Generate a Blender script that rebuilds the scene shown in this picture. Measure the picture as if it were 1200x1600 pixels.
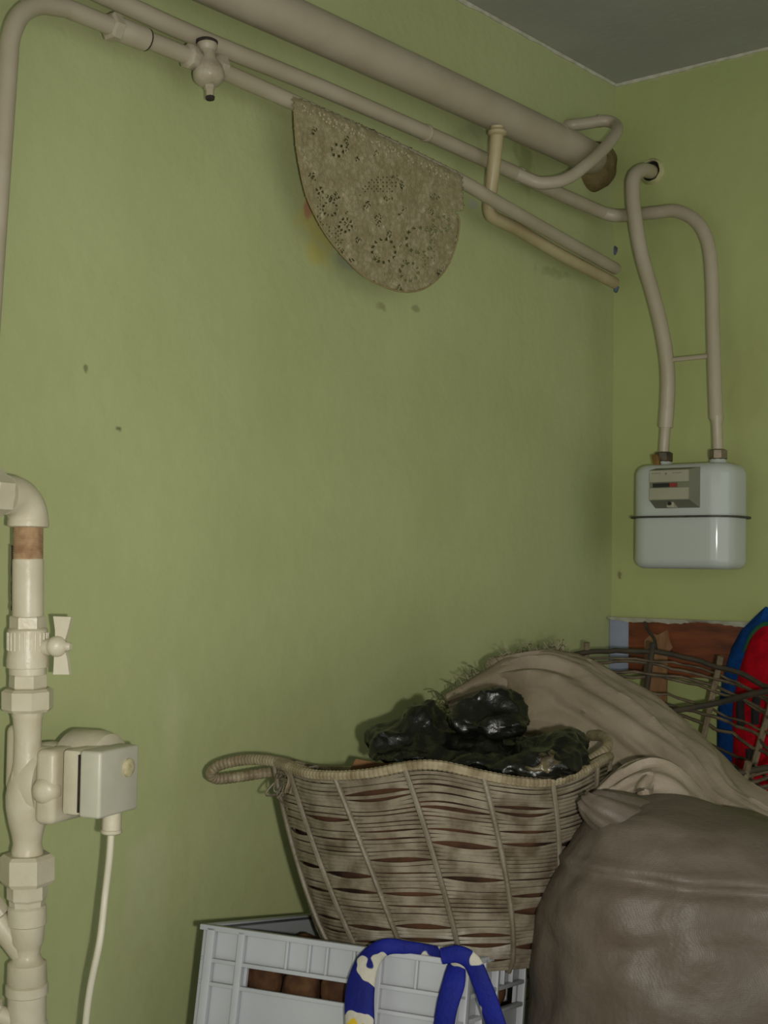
import bpy, bmesh, math, random
from mathutils import Vector, Matrix, noise
random.seed(7)
for o in list(bpy.data.objects): bpy.data.objects.remove(o)
S = bpy.context.scene
COL = S.collection
R = math.radians
PI = math.pi

# ------------------------------------------------------------------ camera
F = 2160.4                                  # focal length in pixels of the 1200x1600 frame
CAMP = Vector((-2.189, -1.277, 1.60))       # room corner at the origin, left wall Y=0, right wall X=0
YAW, PITCH, ROLL = 0.6918, 0.04353, 0.01545
fw = Vector((math.cos(YAW)*math.cos(PITCH), math.sin(YAW)*math.cos(PITCH), math.sin(PITCH)))
r0 = fw.cross(Vector((0, 0, 1))).normalized(); u0 = r0.cross(fw)
rt = (math.cos(ROLL)*r0 + math.sin(ROLL)*u0); up = (-math.sin(ROLL)*r0 + math.cos(ROLL)*u0)
cam = bpy.data.cameras.new('camera'); camo = bpy.data.objects.new('camera', cam); COL.objects.link(camo)
M = Matrix.Identity(4)
for i in range(3): M[i][0] = rt[i]; M[i][1] = up[i]; M[i][2] = -fw[i]; M[i][3] = CAMP[i]
camo.matrix_world = M
cam.sensor_fit = 'VERTICAL'; cam.sensor_height = 36.0; cam.lens = F*36.0/1600.0; cam.clip_start = 0.02
S.camera = camo

# ------------------------------------------------------------------ light
w = bpy.data.worlds.new('world'); S.world = w; w.use_nodes = True
w.node_tree.nodes['Background'].inputs[0].default_value = (0.95, 1.0, 0.92, 1)
w.node_tree.nodes['Background'].inputs[1].default_value = 0.92
fl = bpy.data.lights.new('camera_flash', 'SPOT'); flo = bpy.data.objects.new('camera_flash', fl); COL.objects.link(flo)
flo.matrix_world = Matrix.Translation(rt*0.062 - up*0.03) @ M   # the flash of a camera turned upright: right of the lens
fl.energy = 50.0; fl.color = (1.0, 0.955, 0.87); fl.shadow_soft_size = 0.012
fl.spot_size = R(78); fl.spot_blend = 1.0
S.view_settings.view_transform = 'Standard'; S.view_settings.look = 'None'
S.view_settings.exposure = 0.0; S.view_settings.gamma = 1.0
S.view_settings.use_curve_mapping = False

# ------------------------------------------------------------------ helpers
def ray(px, py): return fw + rt*((px-600)/F) + up*((800-py)/F)
def L(px, py, off=0.0):
    d = ray(px, py); t = (-off-CAMP.y)/d.y; return CAMP + d*t
def RW(px, py, off=0.0):
    d = ray(px, py); t = (-off-CAMP.x)/d.x; return CAMP + d*t
def P(px, py, D): return CAMP + ray(px, py)*D
def depth(p): return (p-CAMP).dot(fw)
def px_of(p):
    d = p-CAMP; z = d.dot(fw); return 600+F*d.dot(rt)/z, 800-F*d.dot(up)/z
def lin(c): return tuple((x/12.92 if x <= 0.04045 else ((x+0.055)/1.055)**2.4) for x in (v/255.0 for v in c))+(1,)

def mat(name, c1, c2=None, rough=0.5, scale=8.0, bump=0.0, bscale=60.0, spec=0.5, detail=5, lo=0.35, hi=0.65, coat=0.0, metal=0.0, stretch=None):
    m = bpy.data.materials.new(name); m.use_nodes = True
    nt = m.node_tree; n = nt.nodes; b = n['Principled BSDF']
    b.inputs['Roughness'].default_value = rough; b.inputs['Specular IOR Level'].default_value = spec
    b.inputs['Coat Weight'].default_value = coat; b.inputs['Metallic'].default_value = metal
    tc = n.new('ShaderNodeTexCoord'); src = tc.outputs['Object']
    if stretch:
        mp = n.new('ShaderNodeMapping'); mp.inputs['Scale'].default_value = stretch
        nt.links.new(src, mp.inputs[0]); src = mp.outputs[0]
    if c2 is None: b.inputs['Base Color'].default_value = lin(c1)
    else:
        t = n.new('ShaderNodeTexNoise'); t.inputs['Scale'].default_value = scale; t.inputs['Detail'].default_value = detail
        nt.links.new(src, t.inputs['Vector'])
        r = n.new('ShaderNodeValToRGB'); r.color_ramp.elements[0].position = lo; r.color_ramp.elements[1].position = hi
        r.color_ramp.elements[0].color = lin(c1); r.color_ramp.elements[1].color = lin(c2)
        nt.links.new(t.outputs['Fac'], r.inputs[0]); nt.links.new(r.outputs[0], b.inputs['Base Color'])
        m['ramp'] = r.name
    if bump:
        t2 = n.new('ShaderNodeTexNoise'); t2.inputs['Scale'].default_value = bscale; t2.inputs['Detail'].default_value = 4
        nt.links.new(src, t2.inputs['Vector'])
        bp = n.new('ShaderNodeBump'); bp.inputs['Strength'].default_value = bump; bp.inputs['Distance'].default_value = 0.004
        nt.links.new(t2.outputs['Fac'], bp.inputs['Height']); nt.links.new(bp.outputs[0], b.inputs['Normal'])
    return m

def tint_patches(m, specs):
    """soft colour patches, worn or stained places of a wall and a pale area of cane: (centre, radii, colour, noise scale, amount)"""
    nt = m.node_tree; n = nt.nodes; b = n['Principled BSDF']
    tc = n.new('ShaderNodeTexCoord')
    for c, rad, col, sc, amt in specs:
        mp = n.new('ShaderNodeMapping'); mp.vector_type = 'TEXTURE'
        mp.inputs['Location'].default_value = c; mp.inputs['Scale'].default_value = rad
        nt.links.new(tc.outputs['Object'], mp.inputs[0])
        ln = n.new('ShaderNodeVectorMath'); ln.operation = 'LENGTH'; nt.links.new(mp.outputs[0], ln.inputs[0])
        nz = n.new('ShaderNodeTexNoise'); nz.inputs['Scale'].default_value = sc; nz.inputs['Detail'].default_value = 6
        nt.links.new(tc.outputs['Object'], nz.inputs['Vector'])
        ad = n.new('ShaderNodeMath'); ad.operation = 'MULTIPLY_ADD'; ad.inputs[1].default_value = -2.4; ad.inputs[2].default_value = 2.0
        nt.links.new(nz.outputs['Fac'], ad.inputs[0])
        sm = n.new('ShaderNodeMath'); sm.operation = 'ADD'; nt.links.new(ln.outputs['Value'], sm.inputs[0]); nt.links.new(ad.outputs[0], sm.inputs[1])
        mr = n.new('ShaderNodeMapRange'); mr.inputs['From Min'].default_value = 1.75; mr.inputs['From Max'].default_value = 1.2
        mr.inputs['To Min'].default_value = 0; mr.inputs['To Max'].default_value = amt
        nt.links.new(sm.outputs[0], mr.inputs['Value'])
        mx = n.new('ShaderNodeMix'); mx.data_type = 'RGBA'
        prev = b.inputs['Base Color'].links[0].from_socket
        nt.links.new(mr.outputs[0], mx.inputs['Factor']); nt.links.new(prev, mx.inputs['A']); mx.inputs['B'].default_value = lin(col)
        nt.links.new(mx.outputs['Result'], b.inputs['Base Color'])

ORG = {}
def ob(name, vf, m, parent=None, smooth=40, kind=None, mods=None):
    vs, fs = vf
    o0 = ORG.get(parent.name, Vector()) if parent else None
    if parent is None:
        o0 = Vector()
    me = bpy.data.meshes.new(name); me.from_pydata([tuple(Vector(v)-o0) for v in vs], [], fs)
    bm = bmesh.new(); bm.from_mesh(me); bmesh.ops.recalc_face_normals(bm, faces=bm.faces); bm.to_mesh(me); bm.free()
    if smooth:
        me.polygons.foreach_set('use_smooth', [True]*len(me.polygons)); me.set_sharp_from_angle(angle=R(smooth))
    me.materials.append(m)
    o = bpy.data.objects.new(name, me); COL.objects.link(o)
    if parent: o.parent = parent
    ORG[o.name] = o0
    if kind: o['kind'] = kind
    return o
def root(name, loc, label, cat, group=None):
    o = bpy.data.objects.new(name, None); o.empty_display_size = 0.05; COL.objects.link(o); o.location = loc
    o['label'] = label; o['category'] = cat
    if group: o['group'] = group
    ORG[o.name] = Vector(loc); return o
def tag(o, label, cat, group=None):
    o['label'] = label; o['category'] = cat
    if group: o['group'] = group
    return o
def lab(o, label): o['label'] = label; return o
def join(*vfs):
    V, Fc = [], []
    for v, f in vfs:
        k = len(V); V += list(v); Fc += [tuple(i+k for i in q) for q in f]
    return V, Fc

def catmull(pts, n=6, closed=False):
    pts = [Vector(p) for p in pts]; out = []; N = len(pts)
    for i in range(N if closed else N-1):
        a = pts[(i-1) % N] if (closed or i > 0) else pts[0]*2-pts[1]
        b = pts[i]; c = pts[(i+1) % N]
        d = pts[(i+2) % N] if (closed or i+2 < N) else pts[-1]*2-pts[-2]
        for k in range(n):
            t = k/n
            out.append(0.5*((2*b)+(c-a)*t+(2*a-5*b+4*c-d)*t*t+(3*b-a-3*c+d)*t**3))
    if not closed: out.append(pts[-1])
    return out
def rounded(pts, rad, n=7):
    """a straight-run pipe path with filleted corners"""
    pts = [Vector(p) for p in pts]; out = [pts[0]]
    for i in range(1, len(pts)-1):
        a, b, c = pts[i-1], pts[i], pts[i+1]
        r = min(rad, (a-b).length*0.48, (c-b).length*0.48)
        p, q = b+(a-b).normalized()*r, b+(c-b).normalized()*r
        for k in range(n+1):
            t = k/n; out.append(p*(1-t)**2+b*2*t*(1-t)+q*t*t)
    out.append(pts[-1]); return out
def tube(pts, rad, sides=14, closed=False, caps=True, flat=None, side=None, nrm=None):
    """flat: thickness ratio in the second axis; side: fixed first-axis direction"""
    pts = [Vector(p) for p in pts]; N = len(pts)
    rr = rad if isinstance(rad, (list, tuple)) else [rad]*N
    V, Fc = [], []; prev = None
    for i, p in enumerate(pts):
        if closed: t = pts[(i+1) % N]-pts[(i-1) % N]
        else: t = pts[min(i+1, N-1)]-pts[max(i-1, 0)]
        t.normalize()
        if nrm is not None: x = t.cross(Vector(nrm))
        elif side is not None:
            x = Vector(side); x = x-t*x.dot(t)
        elif prev is None:
            x = t.cross(Vector((0, 0, 1)))
            if x.length < 0.15: x = t.cross(Vector((1, 0, 0)))
        else: x = prev-t*prev.dot(t)
        x.normalize(); y = t.cross(x); prev = x
        fl_ = 1 if flat is None else flat
        for k in range(sides):
            a = 2*PI*k/sides
            V.append(p+x*(rr[i]*math.cos(a))+y*(rr[i]*fl_*math.sin(a)))
    for i in range(N if closed else N-1):
        j = (i+1) % N
        for k in range(sides):
            k2 = (k+1) % sides
            Fc.append((i*sides+k, i*sides+k2, j*sides+k2, j*sides+k))
    if caps and not closed:
        Fc.append(tuple(range(sides))); Fc.append(tuple((N-1)*sides+k for k in range(sides)))
    return V, Fc
def frame(axis):
    z = Vector(axis).normalized(); x = z.cross(Vector((0, 0, 1)))
    if x.length < 0.1: x = z.cross(Vector((0, 1, 0)))
    x.normalize(); return x, z.cross(x), z
def lathe(base, axis, prof, n=20, phase=0.0, caps=True):
    """prof: list of (distance along the axis, radius)"""
    x, y, z = frame(axis); V, Fc = [], []; base = Vector(base)
    for h, r in prof:
        for k in range(n):
            a = 2*PI*k/n+phase; V.append(base+z*h+x*(r*math.cos(a))+y*(r*math.sin(a)))
    for i in range(len(prof)-1):
        for k in range(n):
            k2 = (k+1) % n; Fc.append((i*n+k, i*n+k2, (i+1)*n+k2, (i+1)*n+k))
    if caps: Fc.append(tuple(range(n))); Fc.append(tuple((len(prof)-1)*n+k for k in range(n)))
    return V, Fc
def rbox(c, ax, ay, az, sx, sy, sz, bev=0.0, seg=3):
    """box of full sizes sx, sy, sz along the unit axes, every edge rounded by bev"""
    bm = bmesh.new(); bmesh.ops.create_cube(bm, size=1.0)
    for v in bm.verts: v.co = Vector((v.co.x*sx, v.co.y*sy, v.co.z*sz))
    if bev: bmesh.ops.bevel(bm, geom=list(bm.edges), offset=bev, segments=seg, profile=0.5, affect='EDGES')
    c = Vector(c); bm.verts.index_update()
    V = [c+ax*v.co.x+ay*v.co.y+az*v.co.z for v in bm.verts]; Fc = [tuple(v.index for v in f.verts) for f in bm.faces]
    bm.free(); return V, Fc
def aabox(x0, x1, y0, y1, z0, z1, bev=0.0):
    return rbox(((x0+x1)/2, (y0+y1)/2, (z0+z1)/2), Vector((1, 0, 0)), Vector((0, 1, 0)), Vector((0, 0, 1)), x1-x0, y1-y0, z1-z0, bev)
def plate(poly, thick, nrm):
    """a flat outline given its real thickness along nrm"""
    n = len(poly); nrm = Vector(nrm); poly = [Vector(p) for p in poly]
    V = poly+[p+nrm*thick for p in poly]
    Fc = [tuple(range(n)), tuple(range(2*n-1, n-1, -1))]+[(i, (i+1) % n, n+(i+1) % n, n+i) for i in range(n)]
    return V, Fc
def pillow(poly, thick, nrm, rings=9, crease=0.0, sc=20):
    """a cushion-like body over a star-shaped outline, bulging along nrm, flat at its back"""
    n = len(poly); nrm = Vector(nrm); poly = [Vector(p) for p in poly]; c = sum(poly, Vector())/n
    V, Fc = [], []
    for k in range(rings):
        s = 1-k/rings
        for p in poly:
            q = c+(p-c)*s; h = thick*math.sqrt(max(0, 1-s**2.5))
            if k: h += crease*noise.noise(q*sc)*math.sqrt(1-s)
            V.append(q+nrm*h)
    V.append(c+nrm*thick); V += [p-nrm*thick*0.12 for p in poly]
    t = rings*n
    for k in range(rings-1):
        for i in range(n): j = (i+1) % n; Fc.append((k*n+i, k*n+j, (k+1)*n+j, (k+1)*n+i))
    for i in range(n):
        j = (i+1) % n; Fc.append(((rings-1)*n+i, (rings-1)*n+j, t)); Fc.append((i, t+1+i, t+1+j, j))
    Fc.append(tuple(t+1+i for i in range(n)))
    return V, Fc
NL = Vector((0, -1, 0)); NR = Vector((-1, 0, 0)); Z = Vector((0, 0, 1))

# ------------------------------------------------------------------ materials
WALL = (166, 173, 116)
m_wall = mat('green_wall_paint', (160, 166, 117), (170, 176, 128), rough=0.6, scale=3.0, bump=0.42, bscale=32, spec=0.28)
m_wallr = mat('green_wall_paint_side_light', (156, 164, 108), (166, 172, 116), rough=0.6, scale=3.0, bump=0.42, bscale=32, spec=0.28)  # same green paint; the different light on this wall is put into the colour
m_ceil = mat('grey_ceiling_whitewash', (158, 158, 150), (168, 168, 160), rough=0.9, scale=5, bump=0.15, bscale=80, spec=0.1)
m_trim = mat('chipped_whitewash', (190, 188, 172), (168, 166, 146), rough=0.9, scale=60, bump=0.3)
m_floor = mat('grey_concrete', (120, 112, 100), (96, 90, 82), rough=0.9, scale=6, bump=0.2)
m_pipe = mat('cream_pipe_paint', (168, 158, 139), (160, 149, 128), rough=0.38, scale=14, bump=0.10, bscale=90, spec=0.4)
m_pipe2 = mat('yellowed_pipe_paint', (172, 158, 124), (158, 142, 108), rough=0.4, scale=14, bump=0.12, bscale=90, spec=0.4)
m_pump = mat('ivory_riser_paint', (197, 189, 168), (188, 178, 154), rough=0.36, scale=30, bump=0.12, bscale=160, spec=0.45)
m_thread = mat('rusty_thread', (178, 150, 116), (146, 112, 84), rough=0.6, scale=90)
m_valve = mat('chipped_valve_paint', (168, 158, 139), (150, 138, 116), rough=0.4, scale=40, bump=0.6, bscale=60)
m_dark = mat('dark_rust_and_gap', (52, 40, 32), (30, 24, 20), rough=0.85, scale=120)  # dark tone for rusty parts, gasket, flank strip and the painted gap
m_hole = mat('dark_hole_shade', (22, 20, 17), rough=0.95)
m_plaster = mat('brown_mortar', (116, 102, 70), (98, 86, 54), rough=0.95, scale=50, bump=0.6, bscale=120, spec=0.1)
m_collar = mat('painted_plaster_ring', (176, 170, 128), (160, 158, 110), rough=0.8, scale=60, bump=0.5, bscale=160)
m_lace = mat('dusty_lace', (152, 143, 112), (170, 161, 132), rough=0.95, scale=38, bump=0.5, bscale=400, spec=0.05, detail=8, lo=0.42, hi=0.58)
def lace_pattern(m):
    nt = m.node_tree; n = nt.nodes; b = n['Principled BSDF']; tc = n.new('ShaderNodeTexCoord')
    prev = b.inputs['Base Color'].links[0].from_socket
    for sc, fm, to, lo_, hi_, col, f_ in ((52, 'F1', 1, 0.36, 0.30, (178, 170, 142), 0.5), (52, 'F1', 1, 0.10, 0.16, (110, 100, 70), 0.4), (150, 'F1', 1, 0.40, 0.55, (112, 102, 72), 0.35)):
        v = n.new('ShaderNodeTexVoronoi'); v.inputs['Scale'].default_value = sc; nt.links.new(tc.outputs['Object'], v.inputs['Vector'])
        r = n.new('ShaderNodeMapRange'); r.inputs['From Min'].default_value = lo_; r.inputs['From Max'].default_value = hi_; r.inputs['To Max'].default_value = f_
        nt.links.new(v.outputs['Distance'], r.inputs['Value'])
        x = n.new('ShaderNodeMix'); x.data_type = 'RGBA'; nt.links.new(r.outputs[0], x.inputs['Factor']); nt.links.new(prev, x.inputs['A']); x.inputs['B'].default_value = lin(col)
        prev = x.outputs['Result']
    nt.links.new(prev, b.inputs['Base Color'])
lace_pattern(m_lace)
m_lacedge = mat('ochre_lace_edge', (134, 122, 88), (128, 110, 72), rough=0.95, scale=80)
m_meter = mat('white_meter_enamel', (178, 182, 178), (172, 177, 174), rough=0.09, scale=4, spec=0.5)
m_seam = mat('dark_meter_seam', (62, 60, 50), (44, 44, 38), rough=0.6, scale=60)
m_counter = mat('grey_counter_plastic', (152, 149, 130), (146, 143, 124), rough=0.5, scale=20)
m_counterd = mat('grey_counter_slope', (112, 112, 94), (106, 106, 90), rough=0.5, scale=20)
m_black = mat('black_print', (22, 24, 22), rough=0.5)
m_red = mat('red_print', (124, 42, 38), rough=0.5)
m_nut = mat('grey_union_metal', (124, 112, 92), (96, 84, 68), rough=0.45, scale=70, metal=0.4)
m_nutd = mat('rusty_union_metal', (84, 70, 46), (50, 42, 30), rough=0.6, scale=70)
m_brass = mat('brass_seal', (128, 96, 46), (104, 74, 34), rough=0.5, scale=50, metal=0.2)
m_crate = mat('white_crate_plastic', (166, 168, 172), (154, 157, 162), rough=0.42, scale=9, bump=0.05, spec=0.4)
m_potato = mat('earthy_brown_skin', (98, 70, 48), (62, 42, 30), rough=0.9, scale=40, bump=0.5, bscale=90, spec=0.1)
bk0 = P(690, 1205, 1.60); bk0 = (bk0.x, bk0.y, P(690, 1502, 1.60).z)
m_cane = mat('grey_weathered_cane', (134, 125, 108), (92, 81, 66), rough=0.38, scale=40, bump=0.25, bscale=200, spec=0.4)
tint_patches(m_cane, [(tuple(P(682, 1462, 1.47)-Vector((bk0))), (0.085, 0.085, 0.030), (178, 172, 160), 40, 0.7)])  # pale patch mixed into the cane low on the basket front
m_stake = mat('pale_cane_stake', (118, 110, 94), (94, 84, 68), rough=0.5, scale=30, bump=0.25, bscale=200)
m_wrap = mat('cane_rim_wrap', (146, 135, 110), (112, 99, 76), rough=0.5, scale=60, spec=0.35)
m_lining = mat('brown_cardboard_lining', (84, 58, 42), (40, 30, 24), rough=0.9, scale=22, spec=0.1)
m_card = mat('brown_cardboard', (142, 104, 66), (118, 82, 52), rough=0.9, scale=20)
m_bag = mat('black_bin_bag', (13, 14, 12), (24, 24, 17), rough=0.34, scale=14, spec=0.42, bump=1.0, bscale=46)
m_bagc = mat('smeared_clear_film', (84, 74, 50), (34, 30, 20), rough=0.35, scale=60, bump=0.6, bscale=80, lo=0.4, hi=0.6)
m_twig = mat('dark_grey_willow', (104, 90, 68), (66, 54, 40), rough=0.7, scale=40, bump=0.3, bscale=200)
m_twigs = mat('grey_willow_stake', (134, 120, 96), (92, 78, 60), rough=0.7, scale=40, bump=0.3, bscale=200)
m_twigk = mat('black_willow', (44, 40, 30), (62, 52, 38), rough=0.8, scale=40)
m_blue = mat('blue_fleece', (18, 66, 132), (14, 52, 112), rough=0.95, scale=60, bump=0.4, bscale=300, spec=0.1)
m_redf = mat('red_fleece', (166, 10, 26), (140, 8, 22), rough=0.95, scale=60, bump=0.4, bscale=300, spec=0.1)
m_green = mat('green_piping', (16, 76, 44), rough=0.9)
m_blackf = mat('black_fabric', (20, 18, 18), rough=0.95)
m_board = mat('worn_brown_board', (124, 64, 34), (78, 36, 18), rough=0.55, scale=10, bump=0.3, bscale=60, stretch=(1, 1, 5))
m_tile = mat('pale_blue_paint', (146, 154, 178), (138, 146, 168), rough=0.6, scale=30)
m_batten = mat('bare_batten', (140, 104, 70), (116, 80, 54), rough=0.8, scale=18, stretch=(4, 4, 1))
m_table = mat('plain_wood', (120, 90, 60), (96, 70, 46), rough=0.6, scale=9, stretch=(1, 8, 8))
m_cable = mat('white_cable', (202, 196, 176), rough=0.45)
m_chip = mat('wall_chips', (96, 110, 130), (60, 66, 70), rough=0.9, scale=80)

def woven(name, c1, c2, stainc):
    m = mat(name, c1, c2, rough=0.5, scale=7, spec=0.35, lo=0.3, hi=0.7)
    nt = m.node_tree; n = nt.nodes; b = n['Principled BSDF']; tc = n.new('ShaderNodeTexCoord')
    nz = n.new('ShaderNodeTexNoise'); nz.inputs['Scale'].default_value = 5.5; nz.inputs['Detail'].default_value = 7
    nt.links.new(tc.outputs['Object'], nz.inputs['Vector'])
    rp = n.new('ShaderNodeMapRange'); rp.inputs['From Min'].default_value = 0.50; rp.inputs['From Max'].default_value = 0.75
    rp.inputs['To Max'].default_value = 0.75
    nt.links.new(nz.outputs['Fac'], rp.inputs['Value'])
    mx = n.new('ShaderNodeMix'); mx.data_type = 'RGBA'; prev = b.inputs['Base Color'].links[0].from_socket
    nt.links.new(rp.outputs[0], mx.inputs['Factor']); nt.links.new(prev, mx.inputs['A']); mx.inputs['B'].default_value = lin(stainc)
    nt.links.new(mx.outputs['Result'], b.inputs['Base Color'])
    hs = []
    for ax in ('X', 'Z'):
        wv = n.new('ShaderNodeTexWave'); wv.bands_direction = ax; wv.inputs['Scale'].default_value = 210; wv.inputs['Distortion'].default_value = 2.5
        nt.links.new(tc.outputs['Object'], wv.inputs['Vector']); hs.append(wv)
    ad = n.new('ShaderNodeMath'); ad.operation = 'MULTIPLY'
    nt.links.new(hs[0].outputs['Fac'], ad.inputs[0]); nt.links.new(hs[1].outputs['Fac'], ad.inputs[1])
    n2 = n.new('ShaderNodeTexNoise'); n2.inputs['Scale'].default_value = 26; n2.inputs['Detail'].default_value = 5
    nt.links.new(tc.outputs['Object'], n2.inputs['Vector'])
    b1 = n.new('ShaderNodeBump'); b1.inputs['Strength'].default_value = 0.16; b1.inputs['Distance'].default_value = 0.0012
    b2 = n.new('ShaderNodeBump'); b2.inputs['Strength'].default_value = 0.55; b2.inputs['Distance'].default_value = 0.008
    nt.links.new(ad.outputs[0], b1.inputs['Height']); nt.links.new(n2.outputs['Fac'], b2.inputs['Height'])
    nt.links.new(b2.outputs[0], b1.inputs['Normal']); nt.links.new(b1.outputs[0], b.inputs['Normal'])
    return m
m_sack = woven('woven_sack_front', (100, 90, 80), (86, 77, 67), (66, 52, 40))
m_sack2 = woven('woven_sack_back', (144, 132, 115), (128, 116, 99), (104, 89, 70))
m_fray = mat('frayed_sack_threads', (146, 138, 114), (110, 108, 80), rough=0.8, scale=60)
m_frayd = mat('dark_frayed_threads', (96, 96, 62), (70, 72, 44), rough=0.8, scale=60)

def flower(name):
    m = mat(name, (18, 28, 118), (12, 20, 92), rough=0.7, scale=20, bump=0.3, bscale=200, spec=0.2)
    nt = m.node_tree; n = nt.nodes; b = n['Principled BSDF']; tc = n.new('ShaderNodeTexCoord')
    nz = n.new('ShaderNodeTexNoise'); nz.inputs['Scale'].default_value = 30; nz.inputs['Detail'].default_value = 1.5
    nt.links.new(tc.outputs['Object'], nz.inputs['Vector'])
    prev = b.inputs['Base Color'].links[0].from_socket
    for lo_, hi_, col in ((0.545, 0.56, (172, 168, 156)), (0.70, 0.71, (190, 160, 40))):
        rp = n.new('ShaderNodeMapRange'); rp.inputs['From Min'].default_value = lo_; rp.inputs['From Max'].default_value = hi_
        nt.links.new(nz.outputs['Fac'], rp.inputs['Value'])
        mx = n.new('ShaderNodeMix'); mx.data_type = 'RGBA'
        nt.links.new(rp.outputs[0], mx.inputs['Factor']); nt.links.new(prev, mx.inputs['A']); mx.inputs['B'].default_value = lin(col)
        prev = mx.outputs['Result']
    nt.links.new(prev, b.inputs['Base Color'])
    return m
m_flower = flower('blue_floral_cotton')

# ------------------------------------------------------------------ room shell
CEIL = RW(960, 132).z
ob('wall_left', aabox(-4.2, 0.12, 0, 0.12, 0, CEIL), m_wall, kind='structure', smooth=0)
ob('wall_right', aabox(0, 0.12, -3.2, 0, 0, CEIL), m_wallr, kind='structure', smooth=0)
ob('ceiling', aabox(-4.2, 0.12, -3.2, 0.12, CEIL, CEIL+0.1), m_ceil, kind='structure', smooth=0)
ob('floor', aabox(-4.2, 0.12, -3.2, 0.12, -0.1, 0), m_floor, kind='structure', smooth=0)
def c3(p): return tuple(p)
tint_patches(m_wall, [
    (c3(L(497, 350)), (0.045, 0.2, 0.055), (176, 166, 92), 30, 0.7),
    (c3(L(540, 408)), (0.03, 0.2, 0.016), (140, 146, 128), 40, 0.55),
    (c3(L(480, 325)), (0.010, 0.2, 0.018), (168, 116, 92), 40, 0.8),
    (c3(L(500, 402)), (0.03, 0.2, 0.018), (172, 164, 84), 40, 0.6),
    (c3(L(596, 478)), (0.014, 0.2, 0.008), (120, 118, 74), 60, 0.6),
    (c3(L(648, 482)), (0.012, 0.2, 0.007), (118, 118, 76), 60, 0.6),
    (c3(L(745, 205)), (0.05, 0.2, 0.03), (132, 138, 104), 30, 0.5),
    (c3(L(815, 255)), (0.04, 0.2, 0.05), (120, 128, 78), 30, 0.6),
    (c3(L(740, 320)), (0.02, 0.2, 0.012), (160, 164, 156), 60, 0.7),
    (c3(L(865, 425)), (0.06, 0.2, 0.012), (128, 130, 84), 60, 0.5),
    (c3(L(186, 670)), (0.006, 0.2, 0.004), (84, 88, 56), 90, 0.8),
    (c3(L(133, 575)), (0.004, 0.2, 0.008), (96, 98, 64), 90, 0.7),
    (c3(L(270, 1140)), (0.03, 0.2, 0.10), (176, 180, 138), 12, 0.45),
    (c3(L(230, 1390)), (0.05, 0.2, 0.10), (178, 180, 146), 14, 0.35),
])
tint_patches(m_wallr, [
    (c3(RW(968, 896)), (0.2, 0.008, 0.008), (110, 96, 66), 90, 0.7),
    (c3(RW(948, 395)), (0.2, 0.02, 0.02), (170, 176, 150), 60, 0.6),
    (c3(RW(1160, 640)), (0.2, 0.06, 0.2), (150, 150, 96), 10, 0.4),
    (c3(RW(1090, 100)), (0.2, 0.25, 0.012), (176, 178, 148), 50, 0.5),
])
# fine vertical cracks and drips in the thick paint, proud of the wall by half a millimetre
def ragged(p0, p1, wmin, wmax, down, out, n=90, seed=1):
    """ragged edge where the ceiling whitewash laps over the wall"""
    V, Fc = [], []; rn = random.Random(seed)
    for i in range(n+1):
        p = p0.lerp(p1, i/n); wd = wmin+(wmax-wmin)*(0.5+0.5*noise.noise(p*14+Vector((seed, 0, 0)))+0.25*rn.random())
        V += [p+out*0.0005, p+out*0.003, p+down*wd+out*0.0022, p+down*wd]
    for i in range(n):
        a = i*4; b = a+4
        for k in range(4): Fc.append((a+k, a+(k+1) % 4, b+(k+1) % 4, b+k))
    return V, Fc
c0 = Vector((0, 0, CEIL-0.0005))
ob('trim_1', ragged(c0, c0+Vector((-2.6, 0, 0)), 0.0005, 0.008, -Z, NL, seed=3), m_trim, kind='structure')
ob('trim_2', ragged(c0, c0+Vector((0, -1.5, 0)), 0.0005, 0.008, -Z, NR, seed=5), m_trim, kind='structure')

# ------------------------------------------------------------------ gas pipe with plug cock (carries the lace)
def ring_on(path_p, path_q, rad, wid, n=18):
    d = (path_q-path_p).normalized(); return lathe(path_p-d*wid/2, d, [(0, rad*0.95), (wid*0.25, rad), (wid*0.75, rad), (wid, rad*0.95)], n)
def poff(px):  # distance of the gas pipe from the left wall
    if px < 460: return 0.045
    if px < 770: return 0.045+0.039*(px-460)/310
    return 0.084-0.034*(px-770)/190
GP = [(62, 8), (104, 13), (154, 33), (192, 48), (290, 86), (370, 121), (458, 160), (590, 220), (720, 283), (770, 312), (853, 359), (962, 420)]
gpts = [L(x, y, poff(x)) for x, y in GP]
gx = L(8, 150, 0.045)
gtop = L(24, 6, 0.045)
gas = root('gas_pipe', Vector((gx.x-0.06, gx.y, 0)), 'cream gas pipe with shut-off cock, rising along the left edge and carrying the lace', 'pipe')
v1, v2 = L(13, 100, 0.045), L(-13, 480, 0.045)
vfoot = v1+(v2-v1)*(v1.z/(v1.z-v2.z))
bend = catmull([v1, L(17, 58, 0.045), L(32, 24, 0.045), gpts[0], gpts[1]], 7)
vert = [vfoot, v2]
gpath = vert+bend[:-1]+catmull(gpts[1:], 4)
ob('pipe_run', tube(gpath, 0.0105, 16), m_pipe, gas)
def along(a, b): return (b-a).normalized()
gd = along(L(154, 33, 0.045), L(290, 86, 0.045))
pa, pb = L(176, 42, 0.045), L(228, 62, 0.045)
ob('union_nut', lathe(pa-gd*0.006, gd, [(0, 0.0125), (0.002, 0.0165), (0.012, 0.0165), (0.014, 0.014)], 6), m_pipe, gas, smooth=25)
sl = ob('sleeve', lathe(pa+gd*0.006, gd, [(0, 0.0125), (0.003, 0.0138), ((pb-pa).length-0.008, 0.0138), ((pb-pa).length-0.006, 0.0115)], 18), m_pipe, gas)
lab(ob('gasket', lathe(pb-gd*0.002, gd, [(0, 0.0137), (0.0022, 0.0137)], 18), m_dark, gas), 'black ring at the end of the sleeve')
vc = L(319, 97, 0.047)
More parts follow.
